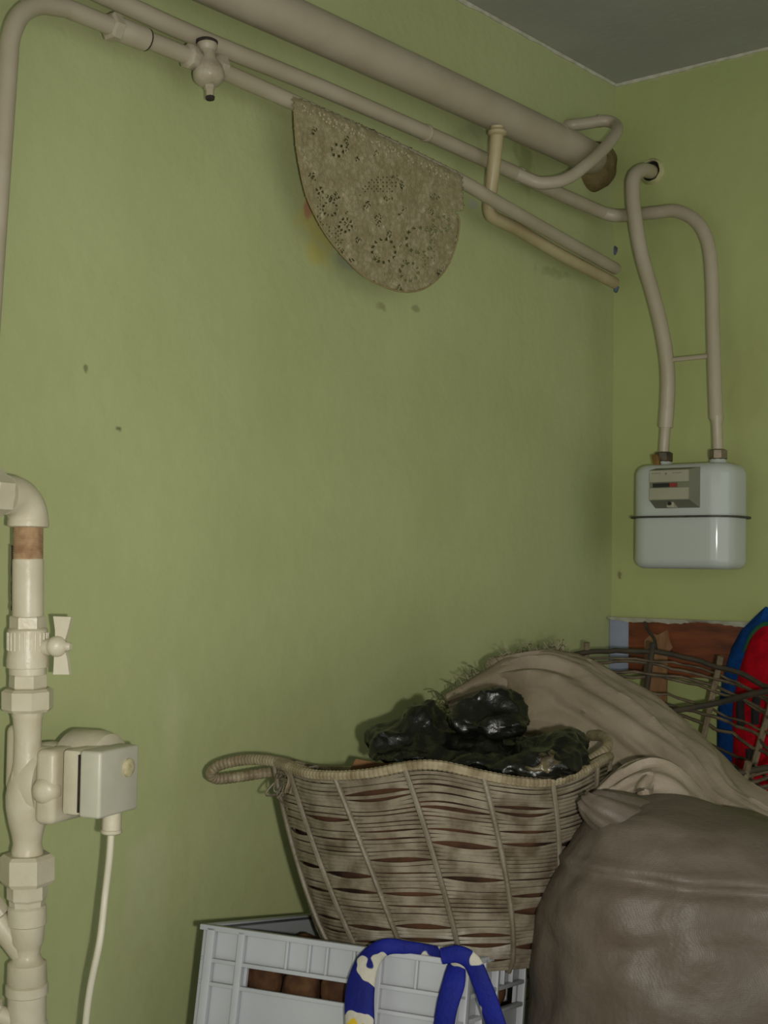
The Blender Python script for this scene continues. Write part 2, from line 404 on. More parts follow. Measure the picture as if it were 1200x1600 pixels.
vb = ob('valve_body', join(
    lathe(vc-gd*0.030, gd, [(0, 0.011), (0.003, 0.0155), (0.012, 0.0155), (0.016, 0.012), (0.045, 0.012), (0.047, 0.0165), (0.058, 0.0165), (0.061, 0.011)], 8),
    lathe(vc+Z*0.022+NL*0.004, (-Z+NL*0.12), [(0, 0.009), (0.001, 0.0125), (0.006, 0.0125), (0.010, 0.0095), (0.022, 0.0115), (0.030, 0.0172), (0.038, 0.0195), (0.046, 0.0185), (0.052, 0.013), (0.054, 0.008)], 16)), m_valve, gas)
lab(ob('valve_cap', lathe(vc+Z*0.022+NL*0.004, Z, [(0, 0.0135), (0.003, 0.0135), (0.005, 0.010)], 14), m_dark, vb), 'dark rusty cap on top')
ob('valve_stem', lathe(vc-Z*0.028+NL*0.010, (-Z+NL*0.1), [(0, 0.0068), (0.008, 0.0068), (0.009, 0.0052), (0.018, 0.0052)], 8), m_pipe, vb)
lab(ob('stem_tip', lathe(vc-Z*0.045+NL*0.0118, (-Z+NL*0.1), [(0, 0.0057), (0.004, 0.0052)], 8), m_dark, vb), 'rusted tip of the stem')

# ------------------------------------------------------------------ supply pipe: left wall, round the corner, down to the meter
sup = root('supply_pipe', Vector(L(866, 303, 0.035)), 'cream pipe turning round the room corner and dropping to the right of the meter', 'pipe')
SP = [(60, -54), (179, 0), (317, 62), (492, 133), (666, 208), (757, 249), (812, 274), (866, 299), (925, 325)]
sp = [L(x, y, 0.036) for x, y in SP]
def RWp(x, y, o): return RW(x, y, o)
m0 = RWp(1057, 330, 0.062)
spath = catmull(sp, 3)+catmull([L(944, 333, 0.042), L(962, 337, 0.058), RWp(985, 336, 0.060), RWp(1027, 332, 0.062), m0, RWp(1087, 345, 0.064), RWp(1105, 376, 0.066), RWp(1112, 428, 0.068), RWp(1115, 540, 0.072), RWp(1119, 655, 0.078)], 6)
ob('pipe_run', tube(spath, 0.0115, 16), m_pipe, sup)
sdir = along(sp[3], sp[5])
for x, y in ((666, 208), (812, 274)):
    p = L(x, y, 0.036); ob('weld_ring', ring_on(p, p+sdir, 0.0132, 0.006), m_pipe, sup)
br = [L(806, 271, 0.038), L(828, 281, 0.050), L(848, 286, 0.064), L(884, 280, 0.085), L(918, 256, 0.098), L(946, 230, 0.100), L(963, 207, 0.092), L(962, 195, 0.075), L(946, 189, 0.056), L(915, 193, 0.030), L(890, 196, 0.008), L(880, 198, -0.02)]
ob('branch_pipe', tube(catmull(br, 7), 0.0103, 14), m_pipe, sup)
p = L(936, 189, 0.046); ob('weld_ring', ring_on(p, p+along(L(946, 189, 0.056), L(915, 193, 0.030)), 0.0115, 0.005), m_pipe, sup)
q1, q2 = RWp(1120, 655, 0.078), RWp(1122, 708, 0.080)
ob('pipe_tail', tube([q1+Z*0.006, q1, q1.lerp(q2, 0.12), q2], [0.0112, 0.0112, 0.0088, 0.0088], 14), m_pipe, sup)

# ------------------------------------------------------------------ outlet pipe: from the wall hole to the meter
out = root('outlet_pipe', Vector(RW(1015, 268)), 'cream pipe curving out of a wall hole and bending down to left of gas meter', 'pipe')
OP = [RW(1018, 268, -0.02), RW(1016, 268, 0.02), RW(1003, 266, 0.062), RW(990, 278, 0.090), RW(989, 308, 0.098), RW(993, 345, 0.100), RW(1003, 400, 0.098), RW(1021, 462, 0.092), RW(1035, 520, 0.086), RW(1043, 575, 0.082), RW(1043, 625, 0.080), RW(1040, 668, 0.080)]
ob('pipe_run', tube(catmull(OP, 6), 0.0125, 16), m_pipe, out)
o1, o2 = RW(1040, 664, 0.080), RW(1037, 708, 0.080)
ob('pipe_tail', tube([o1+Z*0.006, o1, o1.lerp(o2, 0.15), o2], [0.0122, 0.0122, 0.0088, 0.0088], 14), m_pipe, out)
ob('tie_rod', tube([RW(1044, 563, 0.084), RW(1112, 556, 0.074)], 0.0042, 8), m_pipe, out)
hc = RW(1019, 268)
sv = root('pipe_sleeve', hc, 'round plastered hole in the right wall where the curved pipe comes out', 'wall sleeve')
def ringm(c, ax, r_out, r_in, h, n=28, wob=0.0):
    x, y, z = frame(ax); V, Fc = [], []
    for (r, hh) in ((r_out*1.12, 0.0), (r_out, h*0.7), ((r_out+r_in)/2, h), (r_in, h*0.8), (r_in, 0.0)):
        for k in range(n):
            a = 2*PI*k/n; w_ = 1+wob*noise.noise(Vector((math.cos(a)*2, math.sin(a)*2, r*50))); V.append(c+z*hh+x*(r*w_*math.cos(a))+y*(r*w_*math.sin(a)))
    for i in range(4):
        for k in range(n): k2 = (k+1) % n; Fc.append((i*n+k, i*n+k2, (i+1)*n+k2, (i+1)*n+k))
    return V, Fc
ob('plaster_collar', ringm(hc, NR, 0.0215, 0.0180, 0.009, wob=0.07), m_collar, sv)
ob('hole_shade_disc', lathe(hc, NR, [(0.0003, 0.0185), (0.0012, 0.0185)], 24), m_hole, sv)  # flat dark disc on the wall, painted as the shade inside the hole

# ------------------------------------------------------------------ thick heating pipe with drop pipe
def hoff(x): return 0.062
HP = [(200, -86), (467, 35), (680, 132), (850, 211), (893, 231)]
hp = [L(x, y, hoff(x)) for x, y in HP]
hd = along(hp[0], hp[-1])
heat = root('heating_pipe', hp[2], 'thick cream heating pipe under the ceiling with a thinner drop pipe', 'pipe')
hpath = [hp[0], hp[1], hp[2], hp[3]]+catmull([hp[3]+hd*0.01, L(890, 230, 0.060), L(910, 240, 0.050), L(921, 246, 0.028), L(925, 249, -0.008)], 6)
ob('main_pipe', tube(hpath, 0.0278, 24), m_pipe, heat)
p = L(868, 219, 0.061); ob('weld_ring', ring_on(p, p+hd, 0.0284, 0.005, 24), m_pipe, heat)
dp = [L(777, 196, 0.078), L(777, 206, 0.077), L(772, 257, 0.071), L(767, 296, 0.062), L(764, 334, 0.058)]
dlow = [L(807, 357, 0.045), L(872, 396, 0.042), L(960, 442, 0.040)]
ob('drop_pipe', tube(rounded(dp[:4]+[L(763, 336, 0.053)]+dlow, 0.022, 8), 0.0103, 14), m_pipe2, heat)
ob('weld_collar', lathe(L(777, 213, 0.077), Z, [(0, 0.0108), (0.003, 0.0145), (0.007, 0.0148), (0.011, 0.0115)], 14), m_pipe2, heat)
pm = [L(x, y, 0.0) for x, y in ((900, 240), (910, 226), (925, 220), (940, 226), (948, 242), (949, 264), (946, 284), (937, 297), (925, 300), (914, 290), (906, 270))]
tag(ob('mortar_patch', pillow(catmull(pm, 3, True), 0.036, NL, 9, 0.007, 40), m_plaster), 'brown rough mortar patch on the left wall round the thick pipe end', 'mortar patch')
for i, (x, y, s) in enumerate(((950, 392, 0.008), (960, 452, 0.006))):
    q = RW(957+i*3, y, 0.0)
    pl = [q+Vector((0, s*(0.7+0.5*random.random())*math.cos(a)-0.004, s*math.sin(a)*1.2)) for a in [2*PI*k/9 for k in range(9)]]
    tag(ob('plaster_chip', pillow(pl, 0.003, NR, 4), m_chip), ('bluish chipped plaster spot above the two lower pipe ends', 'dark chipped plaster spot below the lowest pipe end')[i], 'plaster chip')

# ------------------------------------------------------------------ lace doily over the gas pipe
def inside(x, y, poly):
    c = False; n = len(poly)
    for i in range(n):
        x1, y1 = poly[i]; x2, y2 = poly[i-1]
        if (y1 > y) != (y2 > y) and x < (x2-x1)*(y-y1)/(y2-y1)+x1: c = not c
    return c
LP = [(457, 148), (460, 175), (463, 222), (470, 268), (480, 308), (497, 345), (515, 374), (540, 404), (568, 431), (600, 448), (632, 456), (660, 452), (684, 436), (702, 411), (714, 376), (718, 348), (714, 334), (706, 329), (725, 329), (723, 300), (722, 272), (590, 206)]
def pipe_y(x):
    for (x1, y1), (x2, y2) in zip(GP, GP[1:]):
        if x1 <= x <= x2: return y1+(y2-y1)*(x-x1)/(x2-x1)
    return 160
def lace_hole(x, y):
    v = noise.noise(Vector((x*0.06, y*0.06, 3.1))); w_ = noise.noise(Vector((x*0.021, y*0.021, 9.7)))
    # motifs: rings of eyelets round flower centres, rows of slits near the lower hem
    for cx, cy, rr, k in ((500, 298, 5, 4), (516, 326, 11, 11), (540, 352, 10, 9), (600, 392, 18, 13), (655, 375, 20, 12), (690, 350, 13, 9), (640, 425, 14, 10), (528, 235, 9, 6)):
        d = math.hypot(x-cx, y-cy)
        if abs(d-rr) < 1.9:
            a = math.atan2(y-cy, x-cx)*k/(2*PI)
            if (a % 1) < 0.42: return True
    if v > 0.42 and math.sin(x*1.3+y*0.5)*math.sin(y*1.25-x*0.3) > 0.15: return True
    if w_ > 0.32 and math.sin(x*0.9)*math.sin(y*0.9) > 0.72: return True
    return False
step = 2.0; V, Fc = [], []; idx = {}
def lv(i, j):
    if (i, j) in idx: return idx[(i, j)]
    x, y = 456+i*step, 144+j*step; po = poff(x); py = pipe_y(x)
    wp = L(x, y, po); wc = L(x, py, po); dz = (wc.z-wp.z)*0.9
    r_ = 0.0122
    off = po+math.sqrt(max(0.0, r_*r_-dz*dz)) if dz < 0 else po+(r_ if dz < 0.002 else r_)-min(0.035, 0.12*max(0, dz-0.01))
    off += 0.0016*noise.noise(Vector((x*0.05, y*0.02, 1)))*min(1, max(0, dz*40)) + 0.0012*noise.noise(Vector((x*0.22, y*0.22, 5)))
    idx[(i, j)] = len(V); V.append(L(x, y, max(off, 0.006))); return idx[(i, j)]
for i in range(136):
    for j in range(158):
        x, y = 456+(i+0.5)*step, 144+(j+0.5)*step
        xx = x+1.2*math.sin(y*0.7); yy = y+1.0*math.sin(x*0.55)
        if y < pipe_y(x)-15: continue
        if not inside(xx, yy, LP): continue
        if y > pipe_y(x)+14 and lace_hole(x, y): continue
        Fc.append((lv(i, j), lv(i, j+1), lv(i+1, j+1), lv(i+1, j)))
lr = root('lace_doily', L(590, 220, 0.07), 'dusty beige lace doily draped over the gas pipe', 'doily')
lc = ob('lace_cloth', (V, Fc), m_lace, lr, kind='stuff')
md = lc.modifiers.new('thick', 'SOLIDIFY'); md.thickness = 0.0014; md.offset = 1
hem = [L(x, y, max(0.006, poff(x)+0.0118-min(0.035, 0.12*max(0, (L(x, pipe_y(x), 0).z-L(x, y, 0).z)*0.9-0.01)))) for x, y in catmull([Vector((a, b, 0)) for a, b in LP[1:17]], 5) for x, y in [(x, y)]] if False else []
hp2 = [v for v in catmull([Vector((a, b, 0)) for a, b in LP[1:17]], 6)]
def hemp(v):
    x, y = v.x, v.y; dz = (L(x, pipe_y(x), poff(x)).z-L(x, y, poff(x)).z)*0.9
    return L(x, y, max(0.006, poff(x)+0.0122-min(0.035, 0.12*max(0, dz-0.01))))
kb = []
rk = random.Random(3)
for k in range(90):
    x = 470+rk.random()*235; y = pipe_y(x)+rk.uniform(-3, 9); q = L(x, y, poff(x)+0.0128); kb.append(lathe(q, NL, [(0, 0.0012+0.001*rk.random()), (0.0014, 0.0008)], 6))
lab(ob('crochet_knots', join(*kb), mat('pale_lace_thread', (162, 150, 120), rough=0.9), lr, kind='stuff'), 'pale crochet knots along the top of the lace')
lab(ob('hem', tube([hemp(v) for v in hp2], 0.0014, 6), m_lacedge, lr), 'ochre stitched hem of the lace')

# ------------------------------------------------------------------ gas meter
mu = Vector((0, -1, 0))     # along the right wall towards the room
mc_top = RW(1080, 727, 0.080)
meter = root('gas_meter', Vector((0.0, mc_top.y, 1.5)), 'white enamelled gas meter with counter, hung on two pipes on the right wall', 'gas meter')
# body: rounded-rectangle section in plan, swept in height
def rrect(hx, hy, r, n=7):
    out_ = []
    for cx, cy, a0 in ((hx-r, hy-r, 0), (-hx+r, hy-r, PI/2), (-hx+r, -hy+r, PI), (hx-r, -hy+r, 1.5*PI)):
        for k in range(n+1):
            a = a0+PI/2*k/n; out_.append((cx+r*math.cos(a), cy+r*math.sin(a)))
    return out_
conL = RW(1037, 722, 0.080); conR = RW(1122, 722, 0.080)
mcy = (conL.y+conR.y)/2
ztop = (conL.z+conR.z)/2-0.005
Bx, By, Br = 0.050, 0.0905, 0.036
fx = -0.080                          # plan centre of the body from the wall
def zat(py): return RW(1075, py, 0.13).z
zb, zs = zat(889), zat(807)
def shell(levels):
    V, Fc = [], []; n = None
    for z, s in levels:
        pr = rrect(Bx-s, By-s, max(0.004, Br-s)); n = len(pr)
        V += [Vector((fx+a, mcy+b, z)) for a, b in pr]
    for i in range(len(levels)-1):
        for k in range(n): k2 = (k+1) % n; Fc.append((i*n+k, i*n+k2, (i+1)*n+k2, (i+1)*n+k))
    Fc.append(tuple(range(n))); Fc.append(tuple((len(levels)-1)*n+k for k in range(n)))
    return V, Fc
def rnd(z0, z1, r, top):
    out_ = []
    for k in range(7):
        a = PI/2*k/6
        out_.append((z1-r*(1-math.cos(PI/2-a)) if False else (z1-r+r*math.sin(a)), r-r*math.cos(a)))
    return [(z0, 0.0)]+out_
upb = ob('upper_case', shell(rnd(zs, ztop, 0.018, True)), m_meter, meter)
lob = rnd(-zs, -zb, 0.016, True)
lwb = ob('lower_case', shell([(-z, s) for z, s in lob]), m_meter, meter)
def flange(z0, z1, s): return shell([(z0, s), (z1, s)])
lab(ob('seam_flange', flange(zs-0.0016, zs+0.0016, -0.0075), m_seam, meter, smooth=30), 'dark flange round the middle of the case')
for c, dk in ((conL, True), (conR, False)):
    b = Vector((c.x, c.y, ztop-0.004))
    st = ob('connector', lathe(b, Z, [(0, 0.0155), (0.010, 0.0135), (0.014, 0.0125)], 18), m_meter, meter)
    lab(ob('union_nut', lathe(b+Z*0.011, Z, [(0, 0.0135), (0.002, 0.0158), (0.015, 0.0158), (0.017, 0.012)], 8), m_nutd if dk else m_nut, st, smooth=25), 'dull metal union nut')
sx_ = RW(1029, 722, 0.105)
lab(ob('seal_tag', rbox(Vector((-0.108, conL.y-0.003, ztop+0.001)), Vector((1, 0, 0)), Vector((0, 1, 0)), (Z+Vector((0, 0.25, 0))).normalized(), 0.008, 0.012, 0.034, 0.002, 2), m_brass, meter), 'brass coloured seal hanging at the left nut')
# counter: chamfered box on the upper case
xf = fx-Bx                             # front face of the case
def MF(px, py, o=0.0): return RW(px, py, -(xf)+o)
cy0, cy1 = MF(1017, 760, 0.02).y, MF(1094, 760, 0.0).y
cz0, cz1 = MF(1050, 794, 0.0).z, MF(1050, 731, 0.0).z
def counter():
    # profile in depth/height: chamfered lower edge, slightly stepped face, right flank slanted
    ya, yb = cy0, cy1; d = 0.024
    back = [Vector((xf, ya+0.002, cz0)), Vector((xf, yb, cz0)), Vector((xf, yb, cz1)), Vector((xf, ya+0.002, cz1))]
    yb2 = yb+0.0065
    frt = [Vector((xf-d, ya, cz0+0.012)), Vector((xf-d, yb2, cz0+0.012)), Vector((xf-d, yb2, cz1-0.005)), Vector((xf-d, ya, cz1-0.005))]
    return back+frt, [(0, 1, 2, 3), (4, 5, 6, 7), (0, 1, 5, 4), (1, 2, 6, 5), (2, 3, 7, 6), (3, 0, 4, 7)]
ct = ob('counter', counter(), m_counterd, meter, smooth=20)
yl, yr = cy0-0.001, cy1+0.0075
fz0, fz1 = cz0+0.013, cz1-0.006
mid = (fz0+fz1)/2
fxx = xf-0.024
def face(y0, y1, z0, z1, t=0.0015): return aabox(fxx-t, fxx, min(y0, y1), max(y0, y1), z0, z1)
ob('counter_face', face(yl, yr, mid+0.005, fz1, 0.003), m_counter, ct, smooth=0)
ob('counter_face', face(yl, yr, fz0, mid-0.005, 0.003), m_counter, ct, smooth=0)
W_ = yr-yl
wnd = ob('digit_strip', face(yl+W_*0.08, yl+W_*0.50, mid-0.0035, mid+0.0030, 0.002), m_black, ct, smooth=0); lab(wnd, 'black counter strip for whole cubic metres')
lab(ob('decimal_strip', face(yl+W_*0.51, yl+W_*0.70, mid-0.0035, mid+0.0030, 0.002), m_red, ct, smooth=0), 'red counter strip for decimals')
tx = []
for k, y0 in enumerate((0.06, 0.12, 0.18, 0.24, 0.60, 0.66, 0.72, 0.78)):
    tx.append(aabox(fxx-0.0034, fxx-0.003, yl+W_*(y0+0.04), yl+W_*y0, fz1-0.0052, fz1-0.0040))
tx.append(lathe(Vector((fxx-0.003, yl+W_*0.43, fz1-0.0055)), NR, [(0, 0.0018), (0.0004, 0.0018)], 10))
lab(ob('printed_marks', join(*tx), mat('faint_print', (110, 106, 92)), ct, smooth=0), 'tiny faint print on the counter face')
lab(ob('sensor_socket', join(lathe(Vector((fxx+0.008, yl+W_*0.47, cz0+0.0065)), NR, [(0, 0.003), (0.006, 0.003)], 10)), m_black, ct), 'small black socket under the counter')
lab(ob('socket_bracket', aabox(xf-0.018, xf, yl+W_*0.56, yl+W_*0.38, cz0, cz0+0.012, 0.001), m_counter, ct), 'pale block round the socket')

# ------------------------------------------------------------------ pump riser at the left
DR = 1.43; SC = DR/F
def rp(px, py): return P(px, py, DR)
axis_b = rp(42, 1600); ax_x, ax_y = axis_b.x, axis_b.y
def AXP(py): return rp(44-(py-850)*2/750, py)
AX = (AXP(850)-AXP(1600)).normalized(); B0 = AXP(1600)
def hr(py): return (AXP(py)-B0).dot(AX)
riser = root('pump_riser', Vector((ax_x, ax_y, 0)), 'ivory painted heating riser with ball valve and circulation pump at the left edge', 'pump')
def zlathe(prof, n=20, phase=0.0):
    """prof: (pixel row, half width in pixels), from top to bottom"""
    return lathe(B0, AX, [(hr(y), hw*SC) for y, hw in prof][::-1], n, phase)
# elbow on top, turning towards the left along the wall
ec = AXP(815); erad = 0.026
ldir = Vector((-1, -0.15, 0)).normalized()
za = 0.0
el = [ec+Z*za]+[ec+Z*za+ldir*(erad*(1-math.cos(a)))+Z*(erad*math.sin(a)) for a in [PI/2*k/8 for k in range(1, 9)]]
el.append(el[-1]+ldir*0.008)
elb = ob('pipe_elbow', join(tube(el, [0.0205]*len(el), 20), lathe(ec+Z*(za-0.006), Z, [(0, 0.0195), (0.001, 0.0212), (0.006, 0.0212), (0.010, 0.0203)], 20)), m_pump, riser)
he = el[-1]
ob('elbow_nut', lathe(he+ldir*0.006, ldir, [(0, 0.0225), (0.002, 0.0265), (0.022, 0.0265), (0.025, 0.021)], 6, phase=0.4), m_pump, riser, smooth=25)
ob('branch_pipe', tube([he, he+ldir*0.06, he+ldir*0.6], 0.0155, 16), m_pump, riser)
th = []
for k in range(15):
    y = 821+k*3.5; th += [(y, 23.6), (y+1.8, 22.2)]
lab(ob('threaded_nipple', zlathe(th+[(874, 23.0)], 20), m_thread, riser), 'rusty pipe thread with fine ridges')
ob('pipe_length', zlathe([(873, 23.4), (876, 24.2), (962, 24.2)], 22), m_pump, riser)
# narrow dark strip down the pipe's left flank
lside = -rt
lab(ob('dark_strip', tube([AXP(y)+(lside*0.0156+fw*0.0006) for y in range(852, 958, 6)], [0.0022+0.0012*noise.noise(Vector((y*0.11, 0, 0))) for y in range(852, 958, 6)], 7), m_dark, riser), 'dark strip down the left flank of the pipe')
ob('valve_end', zlathe([(962, 26), (964, 28), (981, 28), (982, 26)], 6, 0.4), m_pump, riser, smooth=25)
vbd = ob('ball_valve', zlathe([(981, 28), (984, 31), (1020, 31.5), (1030, 33), (1033, 33), (1042, 33), (1043, 29), (1053, 29)], 24), m_pump, riser)
rib = []
for k in range(24):
    a = 2*PI*k/24; c = Vector((math.cos(a), math.sin(a), 0))*(31.2*SC)
    rib.append(tube([c+AXP(988), c+AXP(1016)], 0.0008, 5))
ob('grip_ribs', join(*rib), m_pump, vbd)
# butterfly handle, its stem pointing to the right of the pipe
hdv = (rt*0.95-fw*0.32).normalized(); hpos = AXP(1010)
ob('valve_stem', lathe(hpos+hdv*0.016, hdv, [(0, 0.0085), (0.010, 0.0085), (0.011, 0.0045), (0.020, 0.0045)], 14), m_pump, vbd)
hc2 = hpos+hdv*0.036
side_ = hdv.cross(Z).normalized()
facev = (-fw*0.82+rt*0.3).normalized(); pv = Z.cross(facev).normalized()
def hq(px, py): return P(px, py, depth(hc2))
up_poly = [hq(*c) for c in ((83, 963), (111, 964), (106, 985), (99, 1008), (86, 1008), (86, 985))]
dn_poly = [hq(*c) for c in ((85, 1008), (99, 1008), (105, 1030), (108, 1054), (83, 1054), (84, 1035))]
hb = join(plate(up_poly, 0.005, fw*0.9+rt*0.25), plate(dn_poly, 0.005, fw*0.9+rt*0.25),
          lathe(hq(87, 1010)+fw*0.004, (rt*0.35-fw*0.9), [(0, 0.0108), (0.006, 0.0108), (0.010, 0.0085), (0.012, 0.004)], 16),
          lathe(hq(100, 1010), hdv, [(0, 0.0048), (0.006, 0.0048), (0.008, 0.003)], 8))
ob('butterfly_handle', hb, m_pump, vbd)
ob('valve_hex', zlathe([(1052, 27), (1055, 29), (1073, 29.5), (1076, 27)], 6, 0.2), m_pump, riser, smooth=25)
ob('union_nut', zlathe([(1075, 34), (1079, 40), (1106, 40), (1111, 35)], 8, 0.3), m_pump, riser, smooth=25)
# pump body: neck, volute and lower neck
body = zlathe([(1108, 24), (1116, 25), (1122, 23), (1150, 21), (1190, 22), (1206, 25), (1222, 30), (1242, 33.5), (1262, 33), (1285, 29), (1305, 24), (1318, 22), (1326, 24), (1340, 25)], 28)
bx = Vector((math.cos(R(17)), math.sin(R(17)), 0)); by = Vector((bx.y, -bx.x, 0))     # along the wall / out from it
pc = AXP(1226)
web = rbox(pc+by*0.014+bx*0.006+Z*0.0, bx, by, Z, 0.030, 0.040, 0.080, 0.012, 3)
fin = rbox(pc-by*0.012+bx*0.004+Z*0.026, bx, by, Z, 0.020, 0.030, 0.070, 0.008, 3)
ob('pump_body', join(body, web, fin), m_pump, riser)
ob('volute', lathe(pc+bx*0.022-by*0.012, by, [(0, 0.030), (0.004, 0.040), (0.024, 0.043), (0.030, 0.040)], 28), m_pump, riser)
fg = ob('motor_flange', join(rbox(pc+by*0.033+bx*0.012+Z*0.002, bx, by, Z, 0.060, 0.024, 0.076, 0.007, 3),
      lathe(pc+by*0.032-bx*0.010-Z*0.002, (-bx+by*0.35).normalized(), [(0, 0.015), (0.006, 0.014), (0.011, 0.010), (0.013, 0.005)], 18)), m_pump, riser)
ob('pump_motor', lathe(pc+by*0.020+bx*0.050+Z*0.012, by, [(0, 0.040), (0.003, 0.042), (0.034, 0.042), (0.046, 0.039), (0.052, 0.030)], 32), m_pump, riser)
# terminal box: its large face turned a little towards the wall as it goes right
DB = 1.375
e_mid = P(156, 1228, DB)
e_r = None
bh = 0.067
def span(p, d, px):
    a, b = 0.0, 0.3
    for _ in range(40):
        m_ = (a+b)/2
        if (px_of(p+d*m_)[0]-px_of(p)[0])*(px-px_of(p)[0]) >= 0 and abs(px_of(p+d*m_)[0]-px_of(p)[0]) < abs(px-px_of(p)[0]): a = m_
        else: b = m_
    return a
bw = span(e_mid, bx, 217); bd = span(e_mid, -by, 123)
bc = e_mid+bx*(bw/2)-by*(bd/2)
tb = ob('terminal_box', rbox(bc, bx, by, Z, bw, bd, bh, 0.0035, 3), mat('greyed_ivory_plastic', (192, 189, 172), (182, 179, 162), rough=0.4, scale=26), riser)
ob('box_step', rbox(bc-bx*0.004-by*0.004-Z*0.0, bx, by, Z, bw, bd, bh*0.985, 0.002, 2), m_pump, riser) if False else None
scp = bc+by*(bd/2)+bx*(bw*0.20)+Z*0.012
scw = ob('box_screw', lathe(scp-by*0.0008, by, [(0, 0.0095), (0.003, 0.0095), (0.0042, 0.008), (0.0046, 0.004)], 18), mat('bare_screw', (196, 186, 150), (168, 156, 120), rough=0.4, scale=200), tb)
lab(scw, 'round slotted screw on the box lid')
ob('screw_slot', rbox(scp+by*0.0016, bx, by, Z, 0.013, 0.0008, 0.0016), m_dark, tb, smooth=0) if False else None
lab(ob('gap_shade', rbox(bc-by*(bd/2+0.0010)-bx*0.004, bx, by, Z, bw*0.86, 0.002, bh*0.86), m_dark, tb, smooth=0), 'dark slab painted as the shaded gap between box and motor')  # thin dark slab whose colour stands for the shade behind the box
ob('box_mount', rbox(bc-by*(bd/2+0.012)+bx*0.002, bx, by, Z, bw*0.97, 0.021, bh*0.98, 0.004, 2), m_pump, riser)
gl = bc-Z*(bh/2)-bx*(bw*0.5-0.040)+by*0.001
ob('cable_gland', lathe(gl-Z*0.0215, Z, [(0, 0.009), (0.001, 0.0105), (0.004, 0.011), (0.005, 0.0098), (0.0225, 0.0098)], 16), m_pump, tb)
cb = [gl-Z*0.015]; gpx, gpy = px_of(gl-Z*0.02)
for x, y, d in ((gpx-3, 1340, depth(gl)), (gpx-10, 1400, depth(gl)+0.004), (gpx-18, 1470, 1.405), (141, 1545, 1.41), (132, 1620, 1.415), (118, 1800, 1.42)): cb.append(P(x, y, d))
ce = cb[-1]; cb += [Vector((ce.x-0.01, ce.y, 0.5)), Vector((ce.x-0.012, ce.y, 0.004))]
lab(ob('power_cable', tube(catmull(cb, 6), 0.0037, 10), m_cable, riser), 'thin white cable hanging from the terminal box')
ob('union_nut', zlathe([(1334, 36), (1339, 42), (1375, 42), (1381, 38)], 6, 0.25), m_pump, riser, smooth=25)
ob('lower_hex', zlathe([(1380, 29), (1383, 31), (1402, 31), (1406, 28), (1416, 27)], 8, 0.2), m_pump, riser, smooth=25)
st = ob('strainer', zlathe([(1414, 27), (1417, 30), (1443, 30), (1445, 27), (1447, 27), (1470, 26), (1478, 22), (1490, 20), (1500, 24), (1504, 30), (1532, 31), (1536, 28)], 24), m_pump, riser)
s0 = AXP(1500)
sdv = (-rt*0.85+Z*1.15-fw*0.1).normalized()
ob('strainer_leg', join(tube([s0, s0+sdv*0.055], [0.0115, 0.0125], 16), lathe(s0+sdv*0.052, sdv, [(0, 0.0125), (0.002, 0.0165), (0.018, 0.0165), (0.020, 0.012)], 8)), m_pump, st)
ob('lower_barrel', zlathe([(1535, 29), (1538, 33), (1552, 33), (1554, 30), (1596, 30), (1598, 32), (1612, 32), (1614, 24), (1640, 24)], 22), m_pump, riser)
s1 = AXP(1605); sd2 = (-rt*0.9+Z*0.55-fw*0.3).normalized()
ob('drain_spout', join(tube([s1, s1+sd2*0.045], 0.010, 14), lathe(s1+sd2*0.034, sd2, [(0, 0.012), (0.002, 0.014), (0.012, 0.014), (0.014, 0.010)], 8)), m_pump, riser)
ob('pipe_length', tube([AXP(1638), AXP(1640)-AX*(AXP(1640).z/AX.z)], 24*SC, 20), m_pump, riser)

# ------------------------------------------------------------------ table under the heap (below the frame)
TZ = 0.865
tb_ = root('table', Vector((-0.6, -0.57, 0)), 'plain wooden table carrying the crate, baskets and sacks', 'table')
ob('tabletop', aabox(-1.22, -0.03, -1.02, -0.15, TZ-0.03, TZ, 0.003), m_table, tb_)
for x in (-1.17, -0.08):
    for y in (-0.97, -0.20): ob('leg', aabox(x-0.025, x+0.025, y-0.025, y+0.025, 0, TZ-0.03, 0.002), m_table, tb_)

